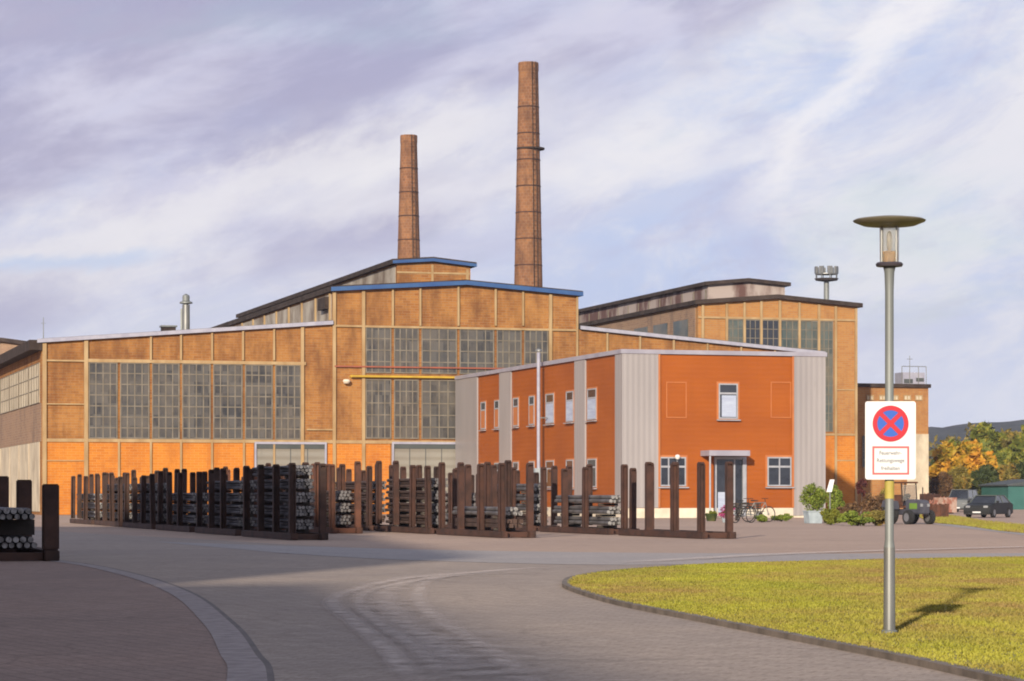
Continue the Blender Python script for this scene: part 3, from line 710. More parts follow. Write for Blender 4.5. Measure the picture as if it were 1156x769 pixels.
# side windows (upper and lower)
for a, b_ in ((543.5, 549), (559, 564), (580, 586), (598, 604), (617, 626), (640, 648), (664, 674)):
    for y0, y1 in ((0, 1), (1, 0)):
        va, vb = sv(b_), sv(a)
        if y0 == 0: zt, zbm = fac(822, 436, VO)[1], fac(822, 472, VO)[1]
        else: zt, zbm = fac(822, 517, VO)[1], fac(822, 550, VO)[1]
        rec = bp(MB().box(uL-.03, uL-.003, va-.08, vb+.08, zbm-.05, zt+.08), 'window', M['frame_orange'], of)
        f = MB(); q = .07
        f.box(uL-.07, uL-.032, va, vb, zt-q, zt); f.box(uL-.07, uL-.032, va, vb, zbm, zbm+q); f.box(uL-.069, uL-.033, va, va+q, zbm+q, zt-q); f.box(uL-.069, uL-.033, vb-q, vb, zbm+q, zt-q)
        zm = zt-(zt-zbm)*.3; f.box(uL-.068, uL-.033, va+q, vb-q, zm-.04, zm+.04)
        sub(f, 'frame', M['frame_white'], rec, of)
        sub(MB().box(uL-.045, uL-.034, va+.01, vb-.01, zbm+.01, zt-.01), 'pane', M['pane_dark'], rec, of)
        if y0 == 0: sub(MB().box(uL-.06, uL-.047, va+q+.01, vb-q-.01, zbm+q, zm-.05), 'blind', M['frame_orange'] if a < 615 else M['blind'], rec, of)
        sub(MB().box(uL-.2, uL-.033, va-.08, vb+.08, zbm-.1, zbm-.055), 'sill', M['frame_white'], rec, of)
# pipe standing at the side wall
vpipe, zpipe = side(608, 398, uL-.6)
pp = thing('vent_pipe', 'tall slim white vent pipe standing against the orange side wall', 'vent pipe', W(uL-.6, vpipe), ROT)
MB().tube((0,0,0), (0,0,zpipe), .10, n=12).build('pipe', M['white_trim'], pp, smooth=True)
MB().lathe([(.02, 0), (.2, 0), (.2, .1), (.02, .18)], (0, 0, zpipe+.05), 12).build('cap', M['galv'], pp)
MB().box(-.25, .25, -.25, .25, 0, .35).build('base_block', M['kerb_flush'], pp)
MB().box(.1, .5, -.03, .03, 5.5, 5.56).box(.1, .5, -.03, .03, 2.5, 2.56).build('bracket', M['galv'], pp)
MB().box(-.35, .35, -.5, .0, 1.9, 2.7).build('junction_box', M['planter'], pp)
# wall globe lamp
gu, gz = fac(763, 516, VO)
gl = thing('wall_lamp', 'small white globe lamp on bracket over the ground floor window', 'lamp', W(gu, VO-.25, gz-.2), ROT)
MB().lathe([(.02, -.13), (.1, -.1), (.14, 0), (.1, .1), (.02, .13)], (0, 0, .2), 14).build('globe', M['bulb'], gl, smooth=True)
MB().tube((0, 0, .05), (0, 0, .08), .05, n=8).tube((0, 0, .04), (0, .22, .04), .02, n=6).build('bracket', M['galv'], gl)

# ------------------------------------------------------------------ CHIMNEYS
def chimney(px, ytop, d, rt_px, rb_px, ybase_px, label, plat=None):
    H = EYE+(HY-ytop)/F*d; x = (px-CX)/F*d
    rt = rt_px/F*d; rbv = rb_px/F*d
    hv = EYE+(HY-ybase_px)/F*d
    rb = rt+(rbv-rt)*H/(H-hv)
    t = thing('brick_chimney', label, 'chimney', (x, d, 0), 0, 'brick factory chimneys behind the halls')
    prof = [(rb+(rt-rb)*i/12, (H-.9)*i/12) for i in range(13)]
    MB().lathe(prof, n=32).build('shaft', M['brick_stack'], t, smooth=True)
    MB().lathe([(rt+.005, H-.898), (rt+.03, H-.8), (rt+.03, H-.1), (rt, H), (rt-.3, H), (rt-.3, H-.5)], n=32).build('crown', M['brick_stack'], t, smooth=True)
    z = 3
    while z < H-2:
        r = rb+(rt-rb)*z/H
        MB().lathe([(r-.02, z), (r+.02, z), (r+.02, z+.09), (r-.02, z+.12)], n=32).build('iron_band', M['rust'], t); z += 2.6
    m2 = MB(); a = R(-62); dx, dy = math.cos(a), math.sin(a)
    for sgn in (-1, 1):
        m2.tube(((rb+.14)*dx-sgn*.2*dy, (rb+.14)*dy+sgn*.2*dx, 2), ((rt+.14)*dx-sgn*.2*dy, (rt+.14)*dy+sgn*.2*dx, H), .03, n=5)
    zz = 2.2
    while zz < H:
        r = rb+(rt-rb)*zz/H+.14; m2.tube((r*dx+.2*dy, r*dy-.2*dx, zz), (r*dx-.2*dy, r*dy+.2*dx, zz), .02, n=4); zz += .5
    m2.build('ladder', M['dark_edge'], t)
    if plat:
        zp_ = EYE+(HY-plat)/F*d; r = rb+(rt-rb)*zp_/H
        MB().lathe([(r-.05, zp_-.16), (r+.22, zp_-.1), (r+.25, zp_+.06), (r-.05, zp_+.06)], (.22, 0, 0), n=28).build('platform', M['dark_edge'], t)
    return t
chimney(596.5, 71, 262, 11.2, 16.2, 326, 'taller brick chimney with a dark ring platform near its top', plat=168)
chimney(461.5, 153, 290, 9.4, 13, 292, 'shorter plain brick chimney rising behind the blue edged lantern roof')

# steel flue, vent box, mast, floodlight tower
x, y, _ = atd(210, 370, 205)
fl_ = thing('steel_flue', 'thin grey steel flue with collar rising behind the left roof', 'flue', (x, y, 0))
ht = EYE+(HY-331)/F*205
MB().tube((0,0,0), (0,0,ht-.9), .30, n=14).build('pipe', M['galv'], fl_, smooth=True)
MB().lathe([(.05, 0), (.5, .1), (.5, .2), (.28, .3), (.28, .7), (.05, .85)], (0,0,ht-.9), 14).build('cowl', M['galv_old'], fl_, smooth=True)
MB().box(-.42, -.30, -.06, .06, 2, ht-1.2).build('bracket', M['galv_old'], fl_)
ub, _ = fac(190, 370, 6); zr = roofz(ub)+.25
vb_ = thing('roof_vent', 'small dark box vent on the left roof edge', 'roof vent', W(ub, 6, zr-.1), ROT)
MB().box(-.42, .42, -.4, .4, 0, .62).build('body', M['dark_edge'], vb_)
MB().box(-.5, .5, -.5, .5, .622, .72).build('lid', M['galv_old'], vb_)
ub, _ = fac(49, 370, 1)
tag(MB().tube((0, 0, 0), (0, 0, 1.35), .035, .02, n=6).tube((-.14, 0, 1.0), (.14, 0, 1.0), .014, n=5).build('roof_aerial', M['galv_old'], None, W(ub, 1, cl[1]+.25)), 'thin rod aerial on the far left corner of the hall roof', 'aerial')
x, y, _ = atd(933, 330, 330)
ft = thing('floodlight_mast', 'tall floodlight mast with a crown of lamps behind the east hall', 'floodlight mast', (x, y, 0))
ht = EYE+(HY-300)/F*330
MB().tube((0,0,0), (0,0,ht-1.7), .45, .33, n=12).build('pole', M['galv_old'], ft, smooth=True)
MB().lathe([(.3, ht-2.0), (1.35, ht-1.85), (1.5, ht-1.6), (.3, ht-1.55)], n=16).build('crown_ring', M['dark_edge'], ft)
for i in range(8):
    a = i*math.pi/4+.2
    MB().box(-.30, .30, -.12, .12, -.42, .42).build('floodlight', M['galv'], ft, (1.35*math.cos(a), 1.35*math.sin(a), ht-.55), a+math.pi/2)
m2 = MB()
for i in range(8):
    a = i*math.pi/4+.2; m2.tube((1.35*math.cos(a), 1.35*math.sin(a), ht-1.6), (1.35*math.cos(a), 1.35*math.sin(a), ht-.9), .06, n=5)
m2.lathe([(1.30, ht-1.1), (1.42, ht-1.1), (1.42, ht-1.0), (1.30, ht-1.0)], n=16); m2.build('lamp_rail', M['galv'], ft)

# far left dark hall (behind the west side of the main hall)
dl = 262
x0 = atd(-120, 400, dl)[0]; x1 = atd(44, 400, dl)[0]; zt = EYE+(HY-385)/F*dl
lh = thing('brick_hall', 'low dark roofed hall with reddish wall far behind the left corner', 'factory hall', (x0, dl, 0))
L = x1-x0
MB().prism([(0, 0), (0, zt-1.2), (L*.2, zt-.2), (L*.75, zt-.1), (L, zt-.6), (L, 0)], 0, 30).build('wall', M['brick_side'], lh)
MB().prism([(-.5, zt-1.25), (L*.2, zt-.19), (L*.75, zt-.09), (L+.5, zt-.65), (L+.5, zt-.25), (L*.75, zt+.3), (L*.2, zt+.2), (-.5, zt-.85)], -.5, 30.4).build('roof', M['dark_edge'], lh)
for i in range(5): MB().box(.8+i*2.7, 3.0+i*2.7, -.05, -.003, zt-3.9, zt-2.2).build('window', M['cream_panel'], lh)

# ------------------------------------------------------------------ RACKS
def rackproto(npair, pitch, w, pw, h, mat, name='stanchion_rack', lbl='', grp=None):
    t = thing(name, lbl, 'steel rack', (0,0,0), 0, grp)
    L = (npair-1)*pitch
    for sx in (0, -w):
        MB().box(sx-pw*.55, sx+pw*.55, -.3, L+.3, .01, .19).build('base_beam', mat, t, bevel=.012)
    for i in range(npair):
        y = i*pitch
        MB().box(-w+pw*.56, -pw*.56, y-.09, y+.09, .02, .17).build('cross_beam', mat, t)
        for sx in (0, -w):
            m_ = MB(); a = pw/2; tw = .02*pw/.15
            hh = h*random.uniform(.965, 1.025); z0 = .192
            m_.box(sx-a, sx-a+tw, y-a, y+a, z0, hh); m_.box(sx+a-tw, sx+a, y-a, y+a, z0, hh); m_.box(sx-a+tw, sx+a-tw, y-.012, y+.012, z0, hh)
            m_.box(sx-a+.002, sx+a-.002, y-a+.002, y+a-.002, hh, hh+.015)
            # rounded head plate
            m_.prism([(sx-a*.98, hh+.015), (sx-a*.7, hh+.06), (sx+a*.7, hh+.06), (sx+a*.98, hh+.015)], y-a*.9, y+a*.9)
            m_.box(sx-a, sx+a, y-a-.012, y-a-.002, z0, hh*.97) if (i+int(sx != 0)) % 3 == 0 else None
            m_.build('post', mat, t)
    return t
PW = .17; WR = .80; PIT = 2.1
P_dark = None
def bundle_mesh(name, nx, nz, r, L, mats, w, square=False, lead=None):
    """rods along y from 0..L, lying between x=-w..0 ; ends have the cut material"""
    me = bpy.data.meshes.new(name); vs = []; fs = []; mi = []
    rnd = random.Random(hash(name) % 999 + nx*7+nz)
    n = 4 if square else 9
    gap = (w-2*r*nx)/max(1, nx)
    for k in range(nz):
        m_ = nx-(k % 2)*(0 if square else 1)
        for i in range(m_):
            cx = -w+gap/2+r+(i+(0 if square else .5*(k % 2)))*(2*r+gap*.9); cz = r+k*r*(2.02 if square else 1.8)
            y0 = rnd.uniform(-.10, .12); y1 = L+rnd.uniform(-.12, .1); b0 = len(vs); ph = math.pi/4 if square else rnd.random()
            rr = r*(1.35 if square else 1)*rnd.uniform(.9, 1.0)
            for yy in (y0, y1):
                for q in range(n):
                    a = 2*math.pi*q/n+ph; vs.append((cx+rr*math.cos(a), yy, cz+rr*math.sin(a)))
            for q in range(n): fs.append((b0+q, b0+(q+1) % n, b0+n+(q+1) % n, b0+n+q)); mi.append(0)
            fs.append(tuple(b0+q for q in range(n))); fs.append(tuple(b0+n+q for q in range(n-1, -1, -1))); mi += [1, 1]
    me.from_pydata(vs, [], fs)
    for q in mats: me.materials.append(q)
    for p, m_ in zip(me.polygons, mi): p.material_index = m_
    import bmesh
    bm = bmesh.new(); bm.from_mesh(me); bmesh.ops.recalc_face_normals(bm, faces=bm.faces); bm.to_mesh(me); bm.free()
    return me
_s = MB().box(-(WR-PW/2-.01), -(PW/2+.01), -.05, .05, -.075, -.004).build('spacer', M['timber'])
SPACER = _s.data; bpy.data.objects.remove(_s)
ORD = ['lowest', 'second', 'third', 'fourth', 'fifth', 'sixth', 'seventh', 'eighth']
NEAR = ['nearest', 'second nearest', 'third nearest', 'fourth nearest', 'fifth nearest', 'farthest']
IW = WR-PW-.06
BM = {
 'dark': (bundle_mesh('bar_bundle_dark', 6, 3, .048, 5.6, [M['bar_dark'], M['cut']], IW), .145*1.9),
 'rust': (bundle_mesh('bar_bundle_rust', 5, 3, .052, 5.6, [M['bar_rust'], M['bar_grey']], IW), .3),
 'grey': (bundle_mesh('bar_bundle_grey', 4, 2, .065, 5.4, [M['bar_grey'], M['cut']], IW), .25),
 'square': (bundle_mesh('billet_bundle', 4, 2, .06, 5.2, [M['bar_rust'], M['bar_rust']], IW, True), .25),
}
def bundle(kind, world, z, rz, label, grp, w):
    me, h = BM[kind]
    t = thing('bar_bundle', label, 'steel bars', (world[0], world[1], z), rz, grp)
    o = bpy.data.objects.new('rods', me); COL.objects.link(o); o.parent = t; o.location = (-(PW/2+.03), 0, 0)
    for yy in (.9, 4.4):
        so_ = bpy.data.objects.new('spacer', SPACER); COL.objects.link(so_); so_.parent = t; so_.location = (0, yy, 0)
    return h
ROWS = {
 'left': dict(p=(None, None), n=6, mat=M['rust_dark'], d='long dark rack row on the left'),
}
def row(front, nr, mat, desc, grp, loads, h, npair=4, gap=.9, start=0):
    u0, v0 = toUV(*front)
    protos = None
    for i in range(nr):
        v = v0+i*((npair-1)*PIT+gap+.6)
        lab = '%s stanchion rack, %s in the %s' % ('dark steel' if mat is M['rust_dark'] else 'rust brown', NEAR[i], desc)
        if protos is None:
            protos = rackproto(npair, PIT, WR, PW, h, mat, lbl=lab, grp='steel stanchion racks in rows before the halls'); t = protos
        else:
            t = copy_tree(protos); t['label'] = lab
            for ch in [c for c in bpy.data.objects if c.parent == t and c.name.startswith('post')]:
                if random.random() < .10: bpy.data.objects.remove(ch); continue
                ch.scale.z = random.uniform(.93, 1.06); ch.location.y += random.uniform(-.12, .12)
                ch.rotation_euler = (random.gauss(0, .008), random.gauss(0, .008), 0)
        t.location = W(u0, v); t.rotation_euler = (0, 0, ROT)
        ld = loads[i] if i < len(loads) else []
        z = .275
        for k, kind in enumerate(ld):
            p = W(u0, v+.35+random.uniform(-.15, .15))
            nm = {'dark': 'dark bars', 'rust': 'rusty round bars', 'grey': 'grey bars', 'square': 'square billets'}[kind]
            hh = bundle(kind, p, z, ROT+random.uniform(-.003, .003), '%s layer of %s, %s rack of the %s' % (ORD[k], nm, NEAR[i], desc), 'layers of steel bars stored in the racks', WR)
            z += hh+.078
    return
D, Rr, G, Q = 'dark', 'rust', 'grey', 'square'
f1_ = gnd(364, 610)
row(f1_, 6, M['rust_dark'], 'long left row', '', [[D]*5, [D]*4, [D, D, D], [D, D, D, D], [D, D, D, D], [D, D, D]], 1.95)
f2_ = gnd(598, 607.5)
row(f2_, 5, M['rust'], 'middle row', '', [[Q, G], [Rr, Rr, Rr, Rr], [Q, Rr, Rr, Rr], [Rr, Q, Rr, Q], [Rr]*3], 2.06)
f3_ = gnd(823, 608.5)
row(f3_, 4, M['rust'], 'right row', '', [[], [G, G, G], [Rr, G, G, G], [G, Rr, Rr]], 2.06)
# a second, shorter line of racks between left and middle rows, seen through them
f4_ = W(toUV(*f2_)[0]-2.6, toUV(*f2_)[1]+9.5)
row((f4_[0], f4_[1]), 3, M['rust_light'], 'short back row', '', [[Rr, Rr, Rr], [Rr, Rr, Rr, Rr], [Rr, Rr]], 2.1)
# foreground rack at the left edge
ff = gnd(57, 634)
wl = 1.55
t = thing('stanchion_rack', 'low heavy rack with thick black posts cut off by the left picture edge', 'steel rack', (ff[0], ff[1], 0), ROT)
for sx in (0, -wl): MB().box(sx-.13, sx+.13, -.25, 9.2, .01, .2).build('base_beam', M['rust_dark'], t, bevel=.015)
for i in range(3):
    MB().box(-wl+.14, -.14, i*4.3-.1, i*4.3+.1, .02, .16).build('cross_beam', M['rust_dark'], t)
    for sx in (0, -wl):
        MB().box(sx-.14, sx+.14, i*4.3-.12, i*4.3+.12, .203, 1.36+.1*i).build('post', M['rust_dark'], t, bevel=.02)
BM['fore'] = (bundle_mesh('bar_bundle_fore', 9, 2, .055, 8.4, [M['bar_dark'], M['cut']], wl-.36), .25)
for k in range(2):
    b_ = thing('bar_bundle', ('bottom layer' if k == 0 else 'upper layer')+' of dark bars with bright cut ends in the left edge rack', 'steel bars', (W(*toUV(*ff))[0], ff[1], .23+k*.5), ROT, 'layers of steel bars stored in the racks')
    o = bpy.data.objects.new('rods', BM['fore'][0]); COL.objects.link(o); o.parent = b_; o.location = (-.18-(.0 if k == 0 else 0), .12 if k == 0 else .5, 0)
    for yy in (1.2, 4.9, 7.9): MB().box(-wl+.15, -.15, yy-.06, yy+.06, -.028 if k == 0 else -.28, -.004).build('spacer', M['timber'], b_)

# ------------------------------------------------------------------ STREET LAMP + SIGN
by = (EYE-.045)*F/(715-HY); bx = (1004-CX)/F*by
lp = thing('street_lamp', 'grey mushroom headed park lamp on steel pole in the grass', 'street lamp', (bx, by, .045), 0)
s = by/F
def hz(py): return (715-py)*s-.0
MB().tube((0,0,0), (0,0,hz(618)), 6.8*s, 6.2*s, n=20).build('lower_pole', M['galv'], lp, smooth=True)
MB().lathe([(6.2*s, hz(618)), (5.0*s, hz(610)), (4.9*s, hz(330)), (5.6*s, hz(308)), (7*s, hz(302))], n=20).build('upper_pole', M['galv_old'], lp, smooth=True)
MB().lathe([(9*s, hz(716)), (9*s, hz(712)), (6.9*s, hz(711))], n=20).build('collar', M['galv_old'], lp)
MB().lathe([(4*s, hz(302)), (14.5*s, hz(301)), (15.5*s, hz(298.5)), (14*s, hz(296.5)), (4*s, hz(296.4))], n=28).build('lower_rim', M['lamp_rim'], lp, smooth=True)
MB().lathe([(6*s, hz(296.3)), (9.3*s, hz(296.3)), (9.8*s, hz(285)), (8*s, hz(284))], n=24).build('reflector', M['amber'], lp, smooth=True)
MB().lathe([(10.8*s, hz(296.3)), (11*s, hz(257)), (10.5*s, hz(257)), (10.3*s, hz(296.3))], n=28).build('lantern_glass', M['lantern_glass'], lp, smooth=True)
MB().lathe([(1.5*s, hz(283.8)), (3*s, hz(280)), (3.3*s, hz(266)), (1.4*s, hz(261))], n=14).build('bulb', M['bulb'], lp, smooth=True)
for i in range(4):
    a = i*math.pi/2+.6; MB().tube((11.6*s*math.cos(a), 11.6*s*math.sin(a), hz(297)), (11.6*s*math.cos(a), 11.6*s*math.sin(a), hz(256)), .9*s, n=6).build('cage_rod', M['galv'], lp)
MB().lathe([(5*s, hz(257)), (12*s, hz(256.5)), (30*s, hz(254.5)), (40*s, hz(250.5)), (41*s, hz(249)), (38*s, hz(247.5)), (20*s, hz(245.2)), (6*s, hz(244.4)), (1*s, hz(244))], n=40).build('hood', M['lamp_hood'], lp, smooth=True)
# sign plate on the pole
sx0, sx1 = (975.5-1004)*s, (1032.5-1004)*s; sz0, sz1 = hz(541.5), hz(453.5); yv = -7.5*s-.012
sg = thing('traffic_sign', 'white no stopping sign with blue and red disc and red framed text', 'sign', (bx, by, .045), 0)
def rrect(x0, x1, z0, z1, r, n=5):
    out = []
    for cx, cz, a0 in ((x1-r, z1-r, 0), (x0+r, z1-r, 90), (x0+r, z0+r, 180), (x1-r, z0+r, 270)):
        for i in range(n+1):
            a = R(a0+90*i/n); out.append((cx+r*math.cos(a), cz+r*math.sin(a)))
    return out
MB().prism(rrect(sx0, sx1, sz0, sz1, .02), yv, yv+.004).build('plate', M['sign_white'], sg)
MB().box(-.06, .06, yv+.005, yv+.02, sz1-.15, sz1-.12).box(-.06, .06, yv+.005, yv+.02, sz0+.1, sz0+.13).tube((0,0,sz1-.15), (0,0,sz1-.12), 5.8*s, n=16).tube((0,0,sz0+.1), (0,0,sz0+.13), 5.8*s, n=16).build('clamp', M['galv'], sg)
ccx, ccz = (1004-1004)*s, hz(478.5); rO = 20.3*s
def ring(r0, r1, y0, y1, n=48):
    m_ = MB(); vs = []
    for r in (r0, r1):
        for y in (y0, y1):
            for i in range(n):
                a = 2*math.pi*i/n; vs.append((ccx+r*math.cos(a), y, ccz+r*math.sin(a)))
    fs = []
    for i in range(n):
        j = (i+1) % n
        fs += [(i, j, 2*n+j, 2*n+i), (n+i, 3*n+i, 3*n+j, n+j), (i, n+i, n+j, j), (2*n+i, 2*n+j, 3*n+j, 3*n+i)]
    return m_.add(vs, fs)
disc = MB().prism([(ccx+rO*.98*math.cos(2*math.pi*i/48), ccz+rO*.98*math.sin(2*math.pi*i/48)) for i in range(48)], yv-.003, yv-.0005).build('disc', M['sign_blue'], sg)
ring(rO*.74, rO, yv-.006, yv-.0032).build('ring', M['sign_red'], disc)
m_ = MB(); hw = rO*.125; rr_ = rO*.76
for a in (R(45), R(-45)):
    c, s_ = math.cos(a), math.sin(a); yy = yv-.0058 if a > 0 else yv-.0055
    P = [(-rr_, -hw), (rr_, -hw), (rr_, hw), (-rr_, hw)]
    m_.prism([(ccx+p*c-q*s_, ccz+p*s_+q*c) for p, q in P], yy, yv-.0035)
m_.build('cross', M['sign_red'], disc)
fx0, fx1 = (983.5-1004)*s, (1025-1004)*s; fz0, fz1 = hz(536), hz(504); q = 2.2*s
fr_ = MB().box(fx0, fx1, yv-.003, yv-.0005, fz1-q, fz1).box(fx0, fx1, yv-.003, yv-.0005, fz0, fz0+q).box(fx0, fx0+q, yv-.003, yv-.0006, fz0+q, fz1-q).box(fx1-q, fx1, yv-.003, yv-.0006, fz0+q, fz1-q).build('text_frame', M['sign_frame_red'], sg)
def text(body, size, cx, cz, parent, mat, width):
    cu = bpy.data.curves.new('t', 'FONT'); cu.body = body; cu.size = size; cu.align_x = 'CENTER'; cu.extrude = .0006; cu.offset = size*.008
    to = bpy.data.objects.new('t', cu); COL.objects.link(to)
    bpy.context.view_layer.update()
    me = bpy.data.meshes.new_from_object(to.evaluated_get(bpy.context.evaluated_depsgraph_get()))
    bpy.data.objects.remove(to)
    xs = [v.co.x for v in me.vertices]; k = width/(max(xs)-min(xs))
    for v in me.vertices: v.co = Vector((v.co.x*k, -v.co.z, v.co.y))
    me.materials.clear(); me.materials.append(mat)
    o = bpy.data.objects.new('lettering', me); COL.objects.link(o); o.parent = parent; o.location = (cx, yv-.0015, cz); return o
text('Feuerwehr-', .045, 0, hz(513.6), sg, M['sign_ink'], 25*s)
text('Rettungswege', .045, .0, hz(522), sg, M['sign_ink'], 31*s)
text('freihalten', .045, 0, hz(530.8), sg, M['sign_ink'], 21*s)
MB().lathe([(5.4*s, hz(563)), (5.4*s, hz(543))], n=18).build('yellow_band', simple('olive_yellow_tape', (.42, .34, .07), (.33, .27, .06), 6, .6), lp)

# ------------------------------------------------------------------ PLANTS
def leaves(c, rad, n, size, rnd, vs, fs, clumps=None, flat=1.0):
    cl_ = []
    for _ in range(clumps or 14):
        while True:
            p = Vector((rnd.uniform(-1, 1), rnd.uniform(-1, 1), rnd.uniform(-1, 1)))
            if .35 < p.length < 1: break
        cl_.append((Vector((p.x*rad[0], p.y*rad[1], p.z*rad[2])), rnd.uniform(.28, .5)))
    for _ in range(n):
        b_, r = rnd.choice(cl_)
        d = Vector((rnd.gauss(0, 1), rnd.gauss(0, 1), rnd.gauss(0, 1))).normalized()*r*rnd.uniform(.5, 1.0)
        p = Vector(c)+b_+Vector((d.x*rad[0], d.y*rad[1], d.z*rad[2]))
        a = Vector((rnd.gauss(0, 1), rnd.gauss(0, 1), rnd.gauss(0, .7))).normalized(); e = a.orthogonal().normalized(); e = e.lerp(a.cross(e), rnd.random()).normalized()
        s1 = size*rnd.uniform(.6, 1.3); s2 = s1*.55; k = len(vs)
        vs += [tuple(p-e*s1), tuple(p+a*s2), tuple(p+e*s1), tuple(p-a*s2)]; fs.append((k, k+1, k+2, k+3))
def foliage(name, parent, c, rad, n, size, mat, seed, clumps=14):
    rnd = random.Random(seed); vs = []; fs = []
    leaves(c, rad, n, size, rnd, vs, fs, clumps)
    me = bpy.data.meshes.new(name); me.from_pydata(vs, [], fs); me.materials.append(mat)
    o = bpy.data.objects.new(name, me); COL.objects.link(o); o.parent = parent; return o
def tree(px, py_top, d, wpx, label, mat, seed, trunk=.28, name='broadleaf_tree', base=0):
    x = (px-CX)/F*d; H = EYE+(HY-py_top)/F*d; r = wpx/2/F*d
    t = thing(name, label, 'tree', (x, d, base), seed*.7, 'trees beyond the parked cars'); H -= base
    foliage('crown', t, (0, 0, H*.60), (r, r, H*.38), 7500, .016*d/9*1.0, mat, seed, 40)
    m_ = MB(); m_.tube((0,0,0), (.1, 0, H*.4), trunk, trunk*.65, n=8)
    rnd = random.Random(seed)
    for i in range(7):
        a = rnd.random()*6.28; z = H*rnd.uniform(.25, .5)
        m_.tube((.06, 0, z), (math.cos(a)*r*.6, math.sin(a)*r*.6, z+H*rnd.uniform(.12, .38)), trunk*.4, trunk*.1, n=6)
    m_.build('trunk', M['bark'], t); return t
tree(1089, 496, 240, 58, 'orange and yellow autumn tree behind the grey van', M['leaf_orange'], 3, .2)
foliage('crown', bpy.data.objects['broadleaf_tree'], (1.2, -.4, 3.4), (2.3, 2.2, 2.4), 5200, .40*.55, M['leaf_green'], 77, 30)
tree(1112, 486, 300, 52, 'olive green tree, tallest just right of the orange tree', M['leaf_green'], 4)
tree(1146, 489, 300, 48, 'olive brown tree near the right picture edge', M['leaf_olive'], 5)
tree(1130, 510, 262, 36, 'lower green tree between the two tall olive ones', M['leaf_green'], 6)
tree(1172, 484, 290, 50, 'green tree cut by the right picture edge', M['leaf_green'], 7)
tree(1066, 520, 270, 30, 'dark tree at the corner of the brick annex', M['leaf_dark'], 8)
tree(1158, 525, 240, 34, 'small dark green tree low at the right picture edge', M['leaf_dark'], 9)
tree(1110, 527, 235, 26, 'small dark tree standing behind the dark car', M['leaf_dark'], 10)
tree(1136, 530, 236, 24, 'small olive tree left of the teal shed', M['leaf_olive'], 12)
tree(1062, 538, 225, 20, 'brown low tree beside the annex wall', M['leaf_brown'], 13, .12)
tree(1080, 532, 232, 22, 'low olive tree left of the orange tree base', M['leaf_olive'], 14, .12)

def shrub(px, py_top, py_base, wpx, label, mat, seed, grp='shrubs by the orange building', name='shrub', size=.06, n=3200, zoff=0):
    x, y = gnd(px, py_base); H = (py_base-py_top)/F*y; r = wpx/2/F*y
    t = thing(name, label, 'shrub', (x, y, 0), seed, grp)
    foliage('foliage', t, (0, 0, H*.52), (r*.8, r*.8, H*.40), n, size, mat, seed, 22)
    m_ = MB(); rnd = random.Random(seed)
    for i in range(7):
        a = rnd.random()*6.28; m_.tube((0, 0, 0), (math.cos(a)*r*.5, math.sin(a)*r*.5, H*.7), .02, .008, n=5)
    m_.build('stem', M['bark'], t); return t
# round bush in its planter
x, y = gnd(918, 591); s2 = y/F
pt = thing('planter', 'pale square planter at the right corner of the orange building', 'planter', (x, y, 0), ROT)
MB().prism([(-7.5*s2, 0), (7.5*s2, 0), (9*s2, 13*s2), (-9*s2, 13*s2)], -8*s2, 8*s2).build('tub', M['planter'], pt, bevel=.01)
MB().box(-9.4*s2, 9.4*s2, -8.6*s2, 8.6*s2, 13.02*s2, 14.4*s2).build('rim', M['planter'], pt)
bu = thing('round_bush', 'round clipped yellow-green bush growing in the pale planter', 'shrub', (x, y, 14*s2), 0, 'shrubs by the orange building')
foliage('foliage', bu, (0, 0, 15*s2), (13*s2, 13*s2, 14*s2), 4200, .05, M['bush_green'], 21, 40)
MB().tube((0,0,0), (0,0,16*s2), .03, .02, n=6).build('stem', M['bark'], bu)
shrub(945, 546, 588, 24, 'upright green shrub right of the planter', M['bush_green'], 22)
shrub(958, 566, 590, 34, 'brownish autumn shrub in front of the hall base', M['leaf_brown'], 23)
shrub(986, 556, 588, 34, 'taller russet shrub left of the sign pole', M['leaf_brown'], 24)
shrub(968, 577, 594, 46, 'wide low green shrub at the yard edge', M['bush_green'], 25)
shrub(990, 574, 594, 34, 'low olive shrub just left of the sign pole', M['leaf_olive'], 26)
shrub(938, 574, 593, 26, 'low green shrub beside the planter foot', M['leaf_green'], 27)
shrub(1000, 549, 586, 18, 'narrow yellow-green shrub directly behind the sign pole', M['leaf_olive'], 30)
shrub(882, 579, 589, 26, 'low green plants along the white plinth under the right window', M['bush_green'], 28, size=.04)
shrub(860, 581, 590, 16, 'small green plants along the plinth near the bicycle', M['bush_green'], 29, size=.04)
# maroon standard
x, y = gnd(973, 585); s2 = y/F
mt_ = thing('small_tree', 'small maroon round headed tree behind the shrubs', 'tree', (x, y, 0))
foliage('crown', mt_, (0, 0, 34*s2), (6*s2, 6*s2, 8*s2), 1500, .05, M['leaf_maroon'], 31, 16)
MB().tube((0,0,0), (0,0,32*s2), .035, .02, n=6).build('trunk', M['bark'], mt_)
# white board
x, y = gnd(937, 589.5); s2 = y/F
wb = thing('notice_board', 'white tilted notice board on a post above the shrubs', 'sign', (x, y, 0), R(-8))
MB().tube((0,0,0), (0,0,38*s2), .03, n=6).build('post', M['galv'], wb)
MB().prism([(-4*s2, 34*s2), (2*s2, 34*s2), (5*s2, 48*s2), (0, 48*s2)], -.07, -.035).build('board', M['sign_white'], wb)
